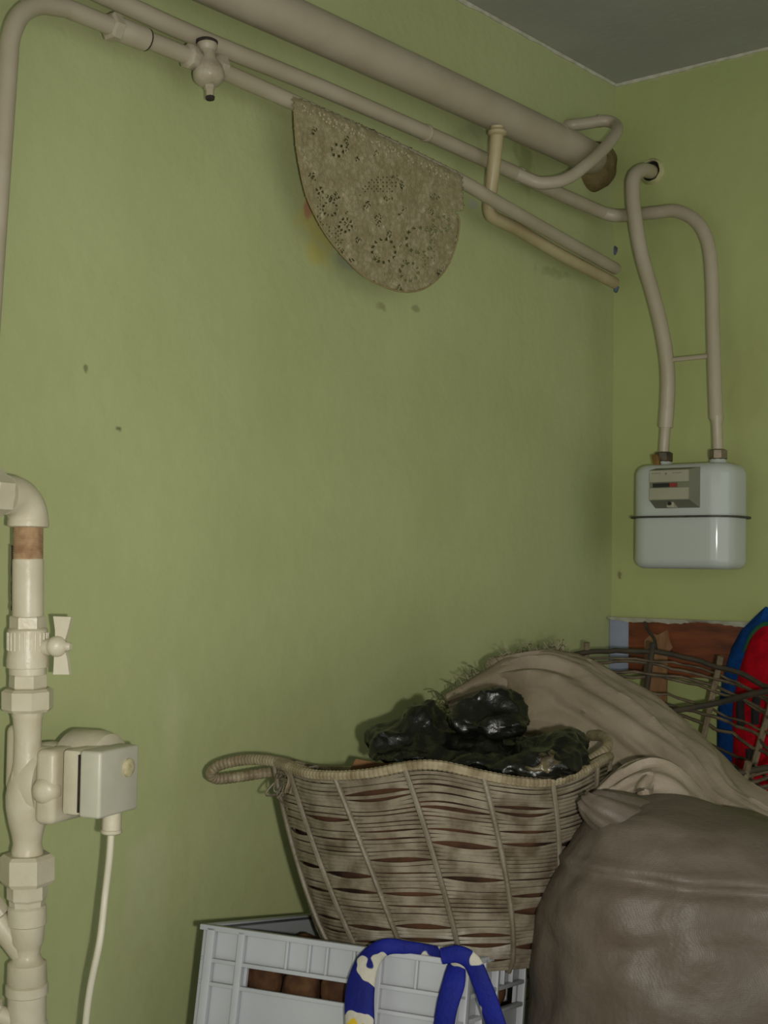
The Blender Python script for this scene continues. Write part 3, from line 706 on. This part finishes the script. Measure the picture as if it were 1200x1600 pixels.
# ------------------------------------------------------------------ crate
A = P(328, 1447, 1.50); B = P(722, 1503, 1.385)
cu = (B-A); CW = cu.length; cu.normalize()
v0 = Vector((0, 0, 1)).cross(cu); v0.normalize()
if v0.dot(fw) < 0: v0 = -v0
TILT = R(10.0)
cv = (v0*math.cos(TILT)-Z*math.sin(TILT)); cw = cu.cross(cv)
if cw.z < 0: cw = -cw
CD = 0.36; CH = 0.27
def K(u, v, w_): return A+cu*u+cv*v+cw*w_
crate = root('plastic_crate', K(CW/2, CD/2, -CH), 'white ribbed plastic crate with slots under the wicker basket', 'crate')
def cbox(u0, u1, v0_, v1, w0, w1, bev=0.0): return rbox(K((u0+u1)/2, (v0_+v1)/2, (w0+w1)/2), cu, cv, cw, abs(u1-u0), abs(v1-v0_), abs(w1-w0), bev, 2)
T = 0.004; RD = 0.008
def crate_wall(name, along_u, fixed, sgn, length, verts, small, slot, slots_w=(-0.034, -0.058)):
    def bb(a0, a1, d0, d1, w0, w1, bev=0.0):
        if along_u: return cbox(a0, a1, fixed+sgn*d0, fixed+sgn*d1, w0, w1, bev)
        return cbox(fixed+sgn*d0, fixed+sgn*d1, a0, a1, w0, w1, bev)
    s0_, s1_ = slot; w1, w2 = slots_w
    pn = ob(name, join(bb(0, length, 0, T, w1, 0), bb(0, s0_, 0, T, w2, w1), bb(s1_, length, 0, T, w2, w1), bb(0, length, 0, T, -CH, w2)), m_crate, crate, smooth=0)
    for a, wd in verts: ob('rib', bb(a-wd/2, a+wd/2, -RD, 0, -CH, -0.0005, 0.0008), m_crate, pn)
    for a in small: ob('rib', bb(a-0.0015, a+0.0015, -RD*0.6, 0, w1, -0.004, 0.0006), m_crate, pn)
    for wv in (w1, w2, -0.13, -0.2): ob('rib', bb(0.0, length, -RD*0.9, 0, wv-0.0022, wv+0.0022, 0.0008), m_crate, pn)
    return pn
crate_wall('front_panel', True, 0, 1, CW, [(0.006, 0.010), (CW*0.15, 0.008), (CW*0.70, 0.008), (CW-0.006, 0.012)], [CW*0.335, CW*0.425, CW*0.495, CW*0.60, CW*0.84], (CW*0.175, CW*0.685))
crate_wall('back_panel', True, CD, -1, CW, [(0.006, 0.010), (CW*0.3, 0.008), (CW*0.7, 0.008), (CW-0.006, 0.012)], [CW*0.5], (CW*0.32, CW*0.68))
crate_wall('side_panel', False, CW, -1, CD, [(0.006, 0.012), (0.055, 0.006), (0.10, 0.006), (0.20, 0.008), (CD-0.006, 0.01)], [0.13, 0.16], (0.105, 0.19))
crate_wall('side_panel', False, 0, 1, CD, [(0.006, 0.010), (0.10, 0.008), (0.20, 0.008), (CD-0.006, 0.01)], [0.15], (0.11, 0.19))
rim = [cbox(-RD, CW+RD, -RD, T, -0.004, 0.002, 0.001), cbox(-RD, CW+RD, CD-T, CD+RD, -0.004, 0.002, 0.001), cbox(-RD, T, T, CD-T, -0.004, 0.002, 0.001), cbox(CW-T, CW+RD, T, CD-T, -0.004, 0.002, 0.001)]
ob('rim', join(*rim), m_crate, crate)
ob('base', cbox(0, CW, 0, CD, -CH-0.004, -CH, 0.001), m_crate, crate)
# props that hold the crate tilted, under its front
for uu, kk in ((0.06, 0), (CW-0.06, 1)):
    q = K(uu, 0.03, -CH-0.004)
    tag(ob('wood_block', rbox(Vector((q.x, q.y, (TZ+q.z)/2-0.002)), cu, v0, Z, 0.05, 0.03, max(0.006, q.z-TZ-0.004), 0.001), m_table), ('wooden block propping the left front corner of the crate', 'wooden block propping the right front corner of the crate')[kk], 'wood block')
def lump(c, rx, ry, rz, seed):
    bm = bmesh.new(); bmesh.ops.create_icosphere(bm, subdivisions=3, radius=1.0)
    for v in bm.verts:
        k = 1+0.16*noise.noise(v.co*1.3+Vector((seed*3.1, 0, 0)))+0.05*noise.noise(v.co*3+Vector((0, seed, 0)))
        v.co = Vector((v.co.x*rx*k, v.co.y*ry*k, v.co.z*rz*k))
    bm.verts.index_update()
    vf = ([c+cu*v.co.x+cv*v.co.y+cw*v.co.z for v in bm.verts], [tuple(v.index for v in f.verts) for f in bm.faces]); bm.free(); return vf
PG = 'potatoes in the white crate'
for k in range(5):
    o = ob('potato', lump(K(0.055+0.046*k, 0.034, -0.050-0.004*(k % 2)), 0.022, 0.020, 0.021, k), m_potato)
    tag(o, '%s brown potato from the left behind the front slot of the white crate' % ('first', 'second', 'third', 'fourth', 'fifth')[k], 'potato', PG)
for k in range(3):
    o = ob('potato', lump(K(CW-0.032, 0.095+0.046*k, -0.050), 0.020, 0.022, 0.021, k+20), m_potato)
    tag(o, '%s brown potato from the front behind the right side slot of the crate' % ('first', 'second', 'third')[k], 'potato', PG)
hp_ = [lump(K(0.055+0.046*k, 0.034+0.055*q, -0.097-0.045*r_), 0.0235, 0.026, 0.0225, k+7*r_) for r_ in range(4) for k in range(5) for q in range(6)]
hp_ += [lump(K(0.055+0.046*k, 0.085+0.055*q, -0.062), 0.0235, 0.026, 0.016, k+3*q) for k in range(4) for q in range(5)]
o = ob('potato_heap', join(*hp_), m_potato, kind='stuff'); tag(o, 'heap of brown potatoes filling the white crate under the basket', 'potatoes')
o = ob('potato', lump(K(0.058, 0.13, -0.030), 0.024, 0.028, 0.022, 41), m_potato); tag(o, 'brown potato inside the crate beside the foot of the wicker basket', 'potato')

# ------------------------------------------------------------------ wicker basket in the crate
BD = 1.60; bs = BD/F
bcx = P(690, 1205, BD)                      # rim centre
zrim = P(690, 1205, BD).z; zbot = P(690, 1502, BD).z
bk = root('wicker_basket', Vector((bcx.x, bcx.y, zbot)), 'large light wicker basket with looped left handle standing in the white crate', 'basket')
RT, RB, BH = 0.191, 0.122, 0.205
bot_c = P(682, 1502, BD)
rh = Vector((rt.x, rt.y, 0)).normalized(); fh = Vector((fw.x, fw.y, 0)).normalized()
BT = R(7.0)                                 # it leans back with the tilted crate
bax = (Z*math.cos(BT)+fh*math.sin(BT)); bfw = (fh*math.cos(BT)-Z*math.sin(BT)); rimc = P(690, 1205, BD)
def bdir(a): return rh*math.cos(a)-bfw*math.sin(a)         # a=0 right, 90 deg towards the camera
def rim_dz(a):
    """the rim's wave: low by the left handle, high in the middle front, high at the right"""
    x = math.cos(a); f_ = max(0.0, math.sin(a))
    z = -0.004+0.014*math.exp(-((x+0.12)/0.28)**2)*f_-0.004*math.exp(-((x-0.50)/0.2)**2)*f_+0.024*math.exp(-((x-1.0)/0.25)**2)+0.012*math.exp(-((x+1.0)/0.16)**2)
    return z - 0.010*(1-f_)*0
def bpt(a, s, dr=0.0):
    """s=0 bottom .. 1 rim"""
    r = RB+(RT-RB)*(s**0.62)+dr
    c = rimc-bax*(BH*(1-s))+rh*(0.006*(1-s))
    return c+bax*(rim_dz(a)*(s**2.2))+bdir(a)*r
NS = 15; TW = 0.10                          # stakes, and their slant round the basket
def stake_a(k, s): return 2*PI*(k+0.33)/NS-0.34*(1-s)
for k in range(NS):
    ob('stake', tube([bpt(stake_a(k, s), s, 0.0030) for s in [i/16 for i in range(17)]], 0.0029, 7), m_stake, bk)
NR_ = 47; rnw = random.Random(11)
gaps = {}
for k in range(NS):
    bow = [0.0]*(NR_+1)
    for g in range(8):
        r_ = rnw.randint(2, NR_-2); h_ = rnw.uniform(0.35, 1.15)
        for i in range(NR_+1):
            d = i-r_
            if d >= 0: bow[i] += h_*math.exp(-d/1.6)
            else: bow[i] -= h_*math.exp((d+1)/1.6)
    for i in range(NR_+1): bow[i] = max(-1.5, min(1.5, bow[i]))+rnw.uniform(-0.28, 0.28)
    gaps[k] = bow
SEG = 8
for i in range(NR_):
    s = 0.012+0.965*(i+0.5)/NR_; pts = []
    for k in range(NS):
        a0, a1 = stake_a(k, s), stake_a(k+1, s)
        if k == NS-1: a1 = stake_a(0, s)+2*PI
        for q in range(SEG):
            t = q/SEG; a = a0+(a1-a0)*t
            b_ = math.sin(PI*t)
            ds = gaps[k][i]*b_*0.62/NR_*1.15
            dr = -0.0006+0.0024*math.cos(PI*t)*(1 if (i+k) % 2 else -1)*0.0+0.0012*b_+0.0008*noise.noise(Vector((a*3, i*1.7, 0)))
            pts.append(bpt(a, min(1.0, max(0.0, s+ds)), dr))
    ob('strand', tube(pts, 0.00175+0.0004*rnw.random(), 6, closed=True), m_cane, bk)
# lining and base
V, Fc = [], []; n1, n2 = 12, 48
for i in range(n1+1):
    for k in range(n2): V.append(bpt(2*PI*k/n2, 0.01+0.93*i/n1, -0.0075))
for i in range(n1):
    for k in range(n2): k2 = (k+1) % n2; Fc.append((i*n2+k, i*n2+k2, (i+1)*n2+k2, (i+1)*n2+k))
Fc.append(tuple(range(n2)))
lab(ob('lining', (V, Fc), m_lining, bk), 'brown lining showing through the weave')
def wrapped(path, r, pitch, amp=0.12):
    """cane-wrapped rod: fine rings along the path"""
    L_ = [0]
    for a, b in zip(path, path[1:]): L_.append(L_[-1]+(b-a).length)
    tot = L_[-1]; n = int(tot/pitch)*4; out_, rr = [], []; j = 0
    for i in range(n+1):
        d = tot*i/n
        while j < len(L_)-2 and L_[j+1] < d: j += 1
        t = (d-L_[j])/max(1e-9, L_[j+1]-L_[j]); out_.append(path[j].lerp(path[j+1], t)); rr.append(r*(1-amp*(1 if i % 4 == 0 else 0)))
    return out_, rr
rp_ = [bpt(2*PI*k/120, 1.0, 0.001) for k in range(121)]
w1, w2 = wrapped(rp_, 0.0055, 0.0052)
ob('rim', tube(w1, w2, 8), m_wrap, bk)
hl = [P(500, 1217, 1.50), P(470, 1203, 1.52), P(430, 1190, 1.56), P(385, 1187, 1.595), P(345, 1195, 1.61), P(329, 1208, 1.615), P(338, 1217, 1.625), P(372, 1214, 1.635), P(420, 1207, 1.64), P(452, 1206, 1.65), P(470, 1208, 1.67)]
w1, w2 = wrapped(catmull(hl, 8), 0.0064, 0.0052)
hdl = ob('handle', tube(w1, w2, 9), m_wrap, bk)
hr = [P(900, 1200, 1.53), P(925, 1186, 1.55), P(948, 1168, 1.57), P(945, 1152, 1.62), P(925, 1150, 1.68)]
w1, w2 = wrapped(catmull(hr, 8), 0.0062, 0.0052)
ob('handle', tube(w1, w2, 9), m_wrap, bk)
# loose cane ends below the left handle
le = []
rl = random.Random(4)
for k in range(26):
    s_ = P(rl.uniform(428, 490), rl.uniform(1195, 1222), 1.54+rl.uniform(0, 0.03)); e_ = s_+Vector((rl.uniform(-.012, .012), rl.uniform(-.01, .01), rl.uniform(-.030, .004)))
    le.append(tube(catmull([s_, s_.lerp(e_, 0.5)+Vector((rl.uniform(-.014, .014), rl.uniform(-.01, .01), rl.uniform(-.01, .01))), e_], 5), 0.0010, 5))
ob('loose_ends', join(*le), m_stake, bk, kind='stuff')
# binding coils at the handle root
cc = [catmull([P(438+8*k, 1196+1.5*k, 1.53), P(452+8*k, 1215+k, 1.515), P(446+8*k, 1238+k, 1.52)], 5) for k in range(6)]
ob('handle_binding', join(*[tube(c, 0.0022, 6) for c in cc]), m_twigs, bk)
# cardboard scrap standing in the basket
cs = [P(x, y, 1.66) for x, y in ((545, 1206), (556, 1186), (568, 1188), (590, 1192), (640, 1194), (640, 1240), (545, 1240))]
tag(ob('cardboard_piece', plate(cs, 0.003, fw), m_card), 'small brown cardboard piece poking up under the black bag', 'cardboard')

# ------------------------------------------------------------------ black bag on the basket
def blob(parts, voxel, disp, seed, m, name, parent=None):
    bm = bmesh.new()
    for c, rx, ry, rz in parts:
        ret = bmesh.ops.create_icosphere(bm, subdivisions=3, radius=1.0)
        for v in ret['verts']: v.co = c+rh*(v.co.x*rx)+fh*(v.co.y*ry)+Z*(v.co.z*rz)
    me = bpy.data.meshes.new('tmp'); bm.to_mesh(me); bm.free()
    t = bpy.data.objects.new('tmp', me); COL.objects.link(t)
    rm = t.modifiers.new('r', 'REMESH'); rm.mode = 'VOXEL'; rm.voxel_size = voxel
    smm = t.modifiers.new('s', 'SMOOTH'); smm.iterations = 6; smm.factor = 0.5
    dg = bpy.context.evaluated_depsgraph_get(); ev = bpy.data.meshes.new_from_object(t.evaluated_get(dg))
    V = []
    for v in ev.vertices:
        q = v.co; k = 1.0
        n_ = abs(noise.noise(q*22+Vector((seed, 0, 0))))*1.0+0.5*abs(noise.noise(q*48+Vector((0, seed, 0))))+0.25*abs(noise.noise(q*95))
        V.append(q-v.normal*disp*n_*1.6)
    Fc = [tuple(p.vertices) for p in ev.polygons]
    bpy.data.objects.remove(t); bpy.data.meshes.remove(me); bpy.data.meshes.remove(ev)
    return ob(name, (V, Fc), m, parent, smooth=70)
def Q(x, y, d, a, b, c): return (P(x, y, d), a*bs, b*bs, c*bs)
bagr = root('plastic_bag', P(745, 1190, 1.58), 'crumpled shiny black bin bag heaped on the wicker basket', 'plastic bag')
blob([Q(615, 1158, 1.60, 52, 60, 40), Q(660, 1140, 1.60, 50, 50, 48), Q(590, 1165, 1.60, 24, 40, 28), Q(690, 1168, 1.58, 60, 70, 34), Q(670, 1106, 1.6, 20, 20, 20),
      Q(760, 1165, 1.58, 80, 80, 45), Q(870, 1172, 1.58, 55, 60, 40), Q(890, 1165, 1.58, 36, 40, 34), Q(858, 1194, 1.45, 54, 50, 36), Q(815, 1200, 1.44, 60, 36, 20), Q(860, 1172, 1.50, 60, 60, 36), Q(760, 1190, 1.46, 60, 34, 16), Q(895, 1172, 1.50, 34, 50, 38), Q(800, 1196, 1.47, 60, 40, 15), Q(780, 1185, 1.54, 80, 60, 24), Q(730, 1185, 1.56, 160, 90, 26)],
     0.0045, 0.010, 3, m_bag, 'bag_body', bagr)
kn = blob([Q(745, 1115, 1.57, 42, 36, 34), Q(790, 1095, 1.57, 30, 30, 28), Q(806, 1105, 1.57, 22, 24, 30), Q(770, 1080, 1.57, 28, 24, 14), Q(822, 1128, 1.56, 18, 18, 15), Q(725, 1130, 1.555, 36, 30, 26), Q(780, 1135, 1.54, 50, 30, 24)],
     0.0045, 0.010, 8, m_bag, 'bag_knot', bagr); lab(kn, 'knotted bunch on top of the bag')
smear = blob([Q(846, 1188, 1.418, 7, 8, 20), Q(832, 1200, 1.42, 16, 8, 7), Q(864, 1182, 1.418, 6, 8, 16), Q(878, 1194, 1.42, 6, 6, 12), Q(856, 1204, 1.416, 12, 7, 7)], 0.003, 0.006, 5, m_bagc, 'torn_patch', bagr); lab(smear, 'torn yellowish patch on the bag front')

# ------------------------------------------------------------------ front sack
fs = root('full_sack', Vector((*P(1085, 1560, 1.40).xy, TZ)), 'bulging dirty white woven sack at the lower right, in front', 'sack')
rings = [(1243, 1010, 26, .5), (1250, 1022, 62, .7), (1262, 1042, 102, .75), (1280, 1062, 142, .78), (1305, 1080, 174, .8), (1335, 1090, 203, .8), (1370, 1096, 226, .8), (1420, 1098, 246, .8), (1480, 1100, 258, .8), (1540, 1100, 264, .8), (1600, 1102, 270, .8), (1680, 1104, 272, .8), (1940, 1104, 262, .78), (2004, 1104, 235, .75)]
FD = 1.44; V, Fc = [], []; n2 = 96
dense = []
for (a, b) in zip(rings, rings[1:]):
    for k in range(5): t = k/5; dense.append(tuple(a[i]*(1-t)+b[i]*t for i in range(4)))
dense.append(rings[-1])
ze = P(1100, 1830, FD).z
for y, cx, hw, rat in dense:
    c = P(cx, y, FD)
    if c.z < TZ+0.001: c.z = TZ+0.001
    for k in range(n2):
        a = 2*PI*k/n2; ca, sa = math.cos(a), math.sin(a)
        ex = 0.85; x_ = math.copysign(abs(ca)**ex, ca); y_ = math.copysign(abs(sa)**ex, sa)
        p = c+rh*(x_*hw*FD/F)-fh*(y_*hw*rat*FD/F)
        q = p*9; amp = min(1.0, hw/200)
        d = 0.013*noise.noise(q)+0.008*noise.noise(p*Vector((1, 1, 1)).length*0+p*21)+0.004*noise.noise(p*44)
        crease = math.exp(-((y-1356-10*math.sin(a*2))/9.0)**2)
        d += -0.007*crease*(0.4+0.6*max(0, y_))+0.004*math.exp(-((y-1342-10*math.sin(a*2))/8.0)**2)
        d += -0.006*math.exp(-((y-1440-30*math.sin(a*3))/16.0)**2)*max(0, y_)
        p = p+(rh*ca-fh*sa)*(d*amp)+Z*(0.006*noise.noise(p*16+Vector((4, 4, 4))) if y < 1320 else 0)
        V.append(p)
for i in range(len(dense)-1):
    for k in range(n2): k2 = (k+1) % n2; Fc.append((i*n2+k, i*n2+k2, (i+1)*n2+k2, (i+1)*n2+k))
Fc.append(tuple(range(n2))); Fc.append(tuple((len(dense)-1)*n2+k for k in range(n2)))
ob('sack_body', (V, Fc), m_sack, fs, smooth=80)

def sweep(spec, sides, foldk, amp, seed, closed_ends=True, sub=6, sc=14):
    """cloth tube: spec = (px, py, depth, half height px, half depth m)"""
    cen = catmull([P(s[0], s[1], s[2]) for s in spec], sub)
    par = catmull([Vector((s[3], s[4], s[2])) for s in spec], sub)
    V, Fc = [], []; n = len(cen)
    for i, (c, q) in enumerate(zip(cen, par)):
        t = (cen[min(i+1, n-1)]-cen[max(i-1, 0)]).normalized()
        y_ = fh-t*fh.dot(t); y_.normalize(); x_ = y_.cross(t); x_.normalize()
        if x_.z < 0: x_ = -x_
        hh = q.x*q.z/F
        for k in range(sides):
            a = 2*PI*k/sides
            p = c+x_*(hh*math.sin(a))-y_*(q.y*math.cos(a))
            rg = 1-2.6*abs(noise.noise(Vector((math.cos(a)*foldk*0.42, math.sin(a)*foldk*0.42, i*0.016+seed))))
            rg2 = 1-3.0*abs(noise.noise(Vector((math.cos(a)*foldk*0.9+7, math.sin(a)*foldk*0.9, i*0.03+seed))))
            d = amp*(1.25*rg+0.65*rg2+0.45*noise.noise(p*sc+Vector((0, seed, 0)))+0.15*noise.noise(p*sc*2.6))
            V.append(p+(x_*math.sin(a)-y_*math.cos(a))*d)
    for i in range(n-1):
        for k in range(sides): k2 = (k+1) % sides; Fc.append((i*sides+k, i*sides+k2, (i+1)*sides+k2, (i+1)*sides+k))
    if closed_ends: Fc.append(tuple(range(sides))); Fc.append(tuple((n-1)*sides+k for k in range(sides)))
    return V, Fc
# its twisted, folded neck
ob('sack_ear', sweep([(914, 1250, 1.415, 6, .006), (921, 1256, 1.41, 18, .012), (945, 1268, 1.41, 32, .026), (985, 1286, 1.43, 42, .04), (1040, 1310, 1.45, 42, .05)], 40, 3, 0.0022, 2.0, sc=20), m_sack, fs, smooth=80)

# ------------------------------------------------------------------ back sack sprawling behind
bsx = root('slack_sack', P(980, 1230, 1.76), 'half-empty pale woven sack sprawling behind the wicker basket, its mouth frayed', 'sack')
spec = [(772, 1092, 1.90, 46, .02), (800, 1088, 1.89, 62, .04), (850, 1095, 1.87, 80, .065), (905, 1122, 1.84, 84, .075), (960, 1160, 1.80, 84, .08), (1010, 1200, 1.76, 82, .08), (1060, 1240, 1.72, 80, .08), (1115, 1280, 1.68, 68, .08), (1180, 1310, 1.65, 58, .085), (1260, 1345, 1.62, 70, .09), (1330, 1410, 1.60, 84, .10), (1372, 1520, 1.59, 88, .11), (1385, 1650, 1.585, 90, .11), (1386, 1790, 1.58, 86, .11), (1386, 1880, 1.58, 70, .09)]
ob('sack_body', sweep(spec, 110, 6, 0.0068, 6.0, sub=14), m_sack2, bsx, smooth=80)
ob('neck_fold', sweep([(925, 1262, 1.49, 8, .01), (948, 1248, 1.49, 16, .02), (975, 1232, 1.50, 24, .026), (1004, 1222, 1.51, 30, .03), (1034, 1230, 1.51, 34, .03), (1062, 1256, 1.52, 34, .034), (1100, 1290, 1.53, 32, .034), (1170, 1320, 1.54, 34, .034)], 56, 3, 0.0048, 2.0, sc=16, sub=8), m_sack2, bsx, smooth=60)
ob('neck_fold', sweep([(1012, 1216, 1.475, 5, .006), (1004, 1236, 1.465, 9, .010), (1016, 1262, 1.46, 12, .014), (1036, 1288, 1.46, 12, .014)], 24, 3, 0.002, 3.0, sc=26, sub=8), m_sack2, bsx, smooth=60)
# frayed threads along the mouth
rf = random.Random(9); A1, A2 = [], []
edge = catmull([P(690, 1086, 1.88), P(718, 1082, 1.88), P(752, 1058, 1.89), P(790, 1034, 1.89), P(830, 1022, 1.89), P(866, 1016, 1.89), P(880, 1018, 1.88)], 10)
for k in range(420):
    p = edge[rf.randrange(12, len(edge))]+Vector((rf.uniform(-.006, .006), rf.uniform(-.01, .01), rf.uniform(-.012, .003)))
    g = Vector((rf.uniform(-.022, .010), rf.uniform(-.014, .014), rf.uniform(-.014, .016)))
    tb2 = tube(catmull([p, p+g*0.5+Vector((0, 0, rf.uniform(-.006, .008))), p+g], 3), 0.0007, 4)
    (A1 if rf.random() < 0.6 else A2).append(tb2)
for k in range(90):
    p = edge[rf.randrange(0, 26)]+Vector((rf.uniform(-.008, .008), rf.uniform(-.01, .01), rf.uniform(-.02, .0)))
    g = Vector((rf.uniform(-.02, .014), rf.uniform(-.014, .014), rf.uniform(-.006, .016)))
    (A2 if rf.random() < 0.7 else A1).append(tube(catmull([p, p+g*0.5+Vector((0, 0, rf.uniform(-.008, .008))), p+g], 3), 0.0008, 4))
ob('frayed_threads', join(*A1), m_fray, bsx, kind='stuff')
lab(ob('frayed_threads', join(*A2), m_frayd, bsx, kind='stuff'), 'darker greenish threads of the frayed mouth')
ob('mouth_fold', sweep([(700, 1100, 1.88, 12, .015), (730, 1092, 1.88, 20, .02), (775, 1082, 1.88, 34, .03), (812, 1068, 1.88, 40, .035), (860, 1055, 1.87, 34, .03)], 32, 4, 0.004, 4.0, sc=22), m_sack2, bsx, smooth=80)

# ------------------------------------------------------------------ willow basket at the back
WD = 2.0; wc = P(1030, 1102, WD)
tiltv = (-fh*0.36+rh*0.05); wz = (Z+tiltv).normalized(); wx = rh-wz*rh.dot(wz); wx.normalize(); wy = wz.cross(wx)
WR, WB, WH = 0.204, 0.140, 0.52
wb = root('willow_basket', wc-wz*WH, 'openwork dark willow basket tilted behind the sacks, wall showing through', 'basket')
def wpt(a, s, dr=0.0): return wc+wz*(WH*(s-1))+(wx*math.cos(a)+wy*math.sin(a))*(WB+(WR-WB)*s+dr)
NW = 12
for k in range(NW):
    a = 2*PI*(k-0.24)/NW
    dark = k in (3,)
    o = ob('stake', tube([wpt(a+0.06*(1-s), s, 0.002) for s in [i/8 for i in range(9)]]+[wpt(a, 1.025, 0.002)], 0.0052, 7), m_twigk if dark else m_twigs, wb)
    if dark: lab(o, 'blackened stake')
rnw = random.Random(21)
rows = [1-(1-q)*0.81 for q in [0.995, 0.965, 0.95, 0.915, 0.90, 0.83, 0.80, 0.77, 0.70, 0.66, 0.64, 0.60, 0.57, 0.55, 0.52, 0.50, 0.47, 0.44, 0.41, 0.38, 0.35, 0.32, 0.29, 0.26, 0.23, 0.20, 0.17, 0.14, 0.11, 0.08, 0.05, -0.02, -0.08, -0.14, -0.2]]
for i, s in enumerate(rows):
    amp = 0.016 if 0.55 < s < 0.93 else 0.008
    pts = [wpt(2*PI*k/84, s+amp*noise.noise(Vector((k*0.21, i*3.3, 0)))+amp*0.6*noise.noise(Vector((k*0.6, i*5.3, 2))), 0.004*(1 if (k//6+i) % 2 else -1)*0.6) for k in range(84)]
    ob('rod', tube(pts, 0.0042 if i == 0 else rnw.uniform(0.0017, 0.0029), 6, closed=True), m_twigk if i in (0, 8) else m_twig, wb)
ob('rod', tube(catmull([P(1000, 1124, 2.02), P(1050, 1112, 2.04), P(1120, 1099, 2.05), P(1190, 1082, 2.0), P(1260, 1075, 1.95)], 6), 0.0046, 7), m_twigk, wb)
V, Fc = [], []
for i in range(6):
    for k in range(40): V.append(wpt(2*PI*k/40, 0.0+0.42*i/5, -0.007))
for i in range(5):
    for k in range(40): k2 = (k+1) % 40; Fc.append((i*40+k, i*40+k2, (i+1)*40+k2, (i+1)*40+k))
Fc.append(tuple(range(40)))
lab(ob('lining', (V, Fc), m_lining, wb), 'dark brown lining low in the basket')

# ------------------------------------------------------------------ jacket against the right wall
def J(x, y, o=0.03): return RW(x, y, o)
jo = [(1196, 948), (1208, 956), (1240, 990), (1262, 1060), (1270, 1140), (1272, 1260), (1290, 1380), (1284, 1440), (1230, 1456), (1160, 1452), (1112, 1440), (1110, 1380), (1120, 1260), (1124, 1170), (1123, 1110), (1132, 1050), (1143, 1012), (1158, 985), (1180, 963)]
jk = root('jacket', J(1195, 1225), 'red and blue fleece jacket with green piping behind the willow basket', 'jacket')
cl = [J(*jo[i]).lerp(J(*jo[(i+1) % len(jo)]), t/4) for i in range(len(jo)) for t in range(4)]
ob('back_panel', pillow(cl, 0.045, NR, 9, 0.006, 18), m_blue, jk)
ji = [(1200, 975), (1225, 996), (1248, 1060), (1254, 1140), (1258, 1260), (1268, 1370), (1262, 1420), (1200, 1430), (1136, 1418), (1136, 1370), (1144, 1260), (1146, 1190), (1146, 1120), (1152, 1062), (1164, 1018), (1178, 988)]
ci = catmull([J(x, y, 0.055) for x, y in ji], 5, closed=True)
ob('red_panel', pillow(ci, 0.035, NR, 9, 0.006, 22), m_redf, jk)
ob('piping', tube(ci, 0.004, 8, closed=True), m_green, jk)
for (a, b) in (((1158, 1085), (1158, 1135)), ((1184, 1080), (1180, 1130)), ((1172, 1170), (1176, 1200))):
    p1, p2 = J(*a, 0.092), J(*b, 0.088); ob('strap', tube([p1, p1.lerp(p2, 0.5)+NR*0.004, p2], 0.007, 8), m_blackf, jk)

# ------------------------------------------------------------------ board, blue patch and batten on the right wall
bz1, bz0 = RW(1060, 969).z, RW(1060, 1056).z
y0, y1 = RW(988, 1000).y, RW(1215, 1000).y
tag(ob('wooden_board', aabox(-0.014, 0, y1, y0, bz0, bz1, 0.001), m_board), 'worn brown wooden board fixed low on the right wall', 'board')
yt0 = RW(953, 1000).y
tag(ob('blue_panel', aabox(-0.008, 0, y0, min(-0.001, yt0), bz0+0.001, bz1+0.001, 0.001), m_tile), 'pale blue painted panel in the corner beside the brown board', 'panel')
tag(ob('plaster_edge', ragged(Vector((0, y0+0.04, bz1+0.002)), Vector((0, y1, bz1+0.002)), 0.001, 0.010, -Z, NR*7, n=50, seed=8), m_trim), 'ragged whitish plaster edge along the top of the brown board', 'plaster')
bp_ = [RW(x, y, 0.0145) for x, y in ((1009, 1000), (1020, 990), (1030, 992), (1044, 984), (1047, 1000), (1052, 1012), (1044, 1022), (1042, 1130), (1006, 1130))]
tag(ob('cardboard_strip', plate(bp_, 0.004, NR), m_batten), 'torn upright strip of brown card hanging over the wooden board', 'card strip')
sp_ = catmull([RW(1007, 972, 0.02), RW(1013, 985, 0.026), RW(1022, 998, 0.03), RW(1026, 1018, 0.04)], 5)
tag(ob('black_cord', tube(sp_, 0.0028, 7), m_twigk), 'short black cord hanging in front of the brown board', 'cord')

# ------------------------------------------------------------------ blue floral straps over the crate rim
stp = root('cloth_strap', P(640, 1500, 1.41), 'blue cotton straps with white flowers looped over the crate front', 'strap')
def ribbon(pp, hw, flat, side): 
    pts = catmull([P(*p) for p in pp], 7); ws = [h for h in catmull([Vector((h, 0, 0)) for h in hw], 7)]
    return tube(pts, [v.x*1.41/F for v in ws], 14, flat=flat, nrm=cv)
ob('strap', ribbon([(570, 1800, 1.355), (566, 1660, 1.365), (562, 1600, 1.375), (563, 1545, 1.385), (576, 1502, 1.395), (602, 1480, 1.405), (640, 1481, 1.402), (680, 1488, 1.395), (708, 1497, 1.380), (710, 1530, 1.365), (697, 1580, 1.36), (688, 1660, 1.36), (684, 1790, 1.352)], [24, 25, 25, 24, 19, 13, 10, 10, 13, 18, 17, 16, 16], 0.32, None), m_flower, stp, smooth=80)
ob('strap', ribbon([(690, 1494, 1.372), (716, 1491, 1.366), (738, 1504, 1.362), (752, 1535, 1.358), (768, 1580, 1.355), (790, 1660, 1.35), (798, 1780, 1.345)], [12, 13, 14, 15, 16, 16, 16], 0.32, None), m_flower, stp, smooth=80)
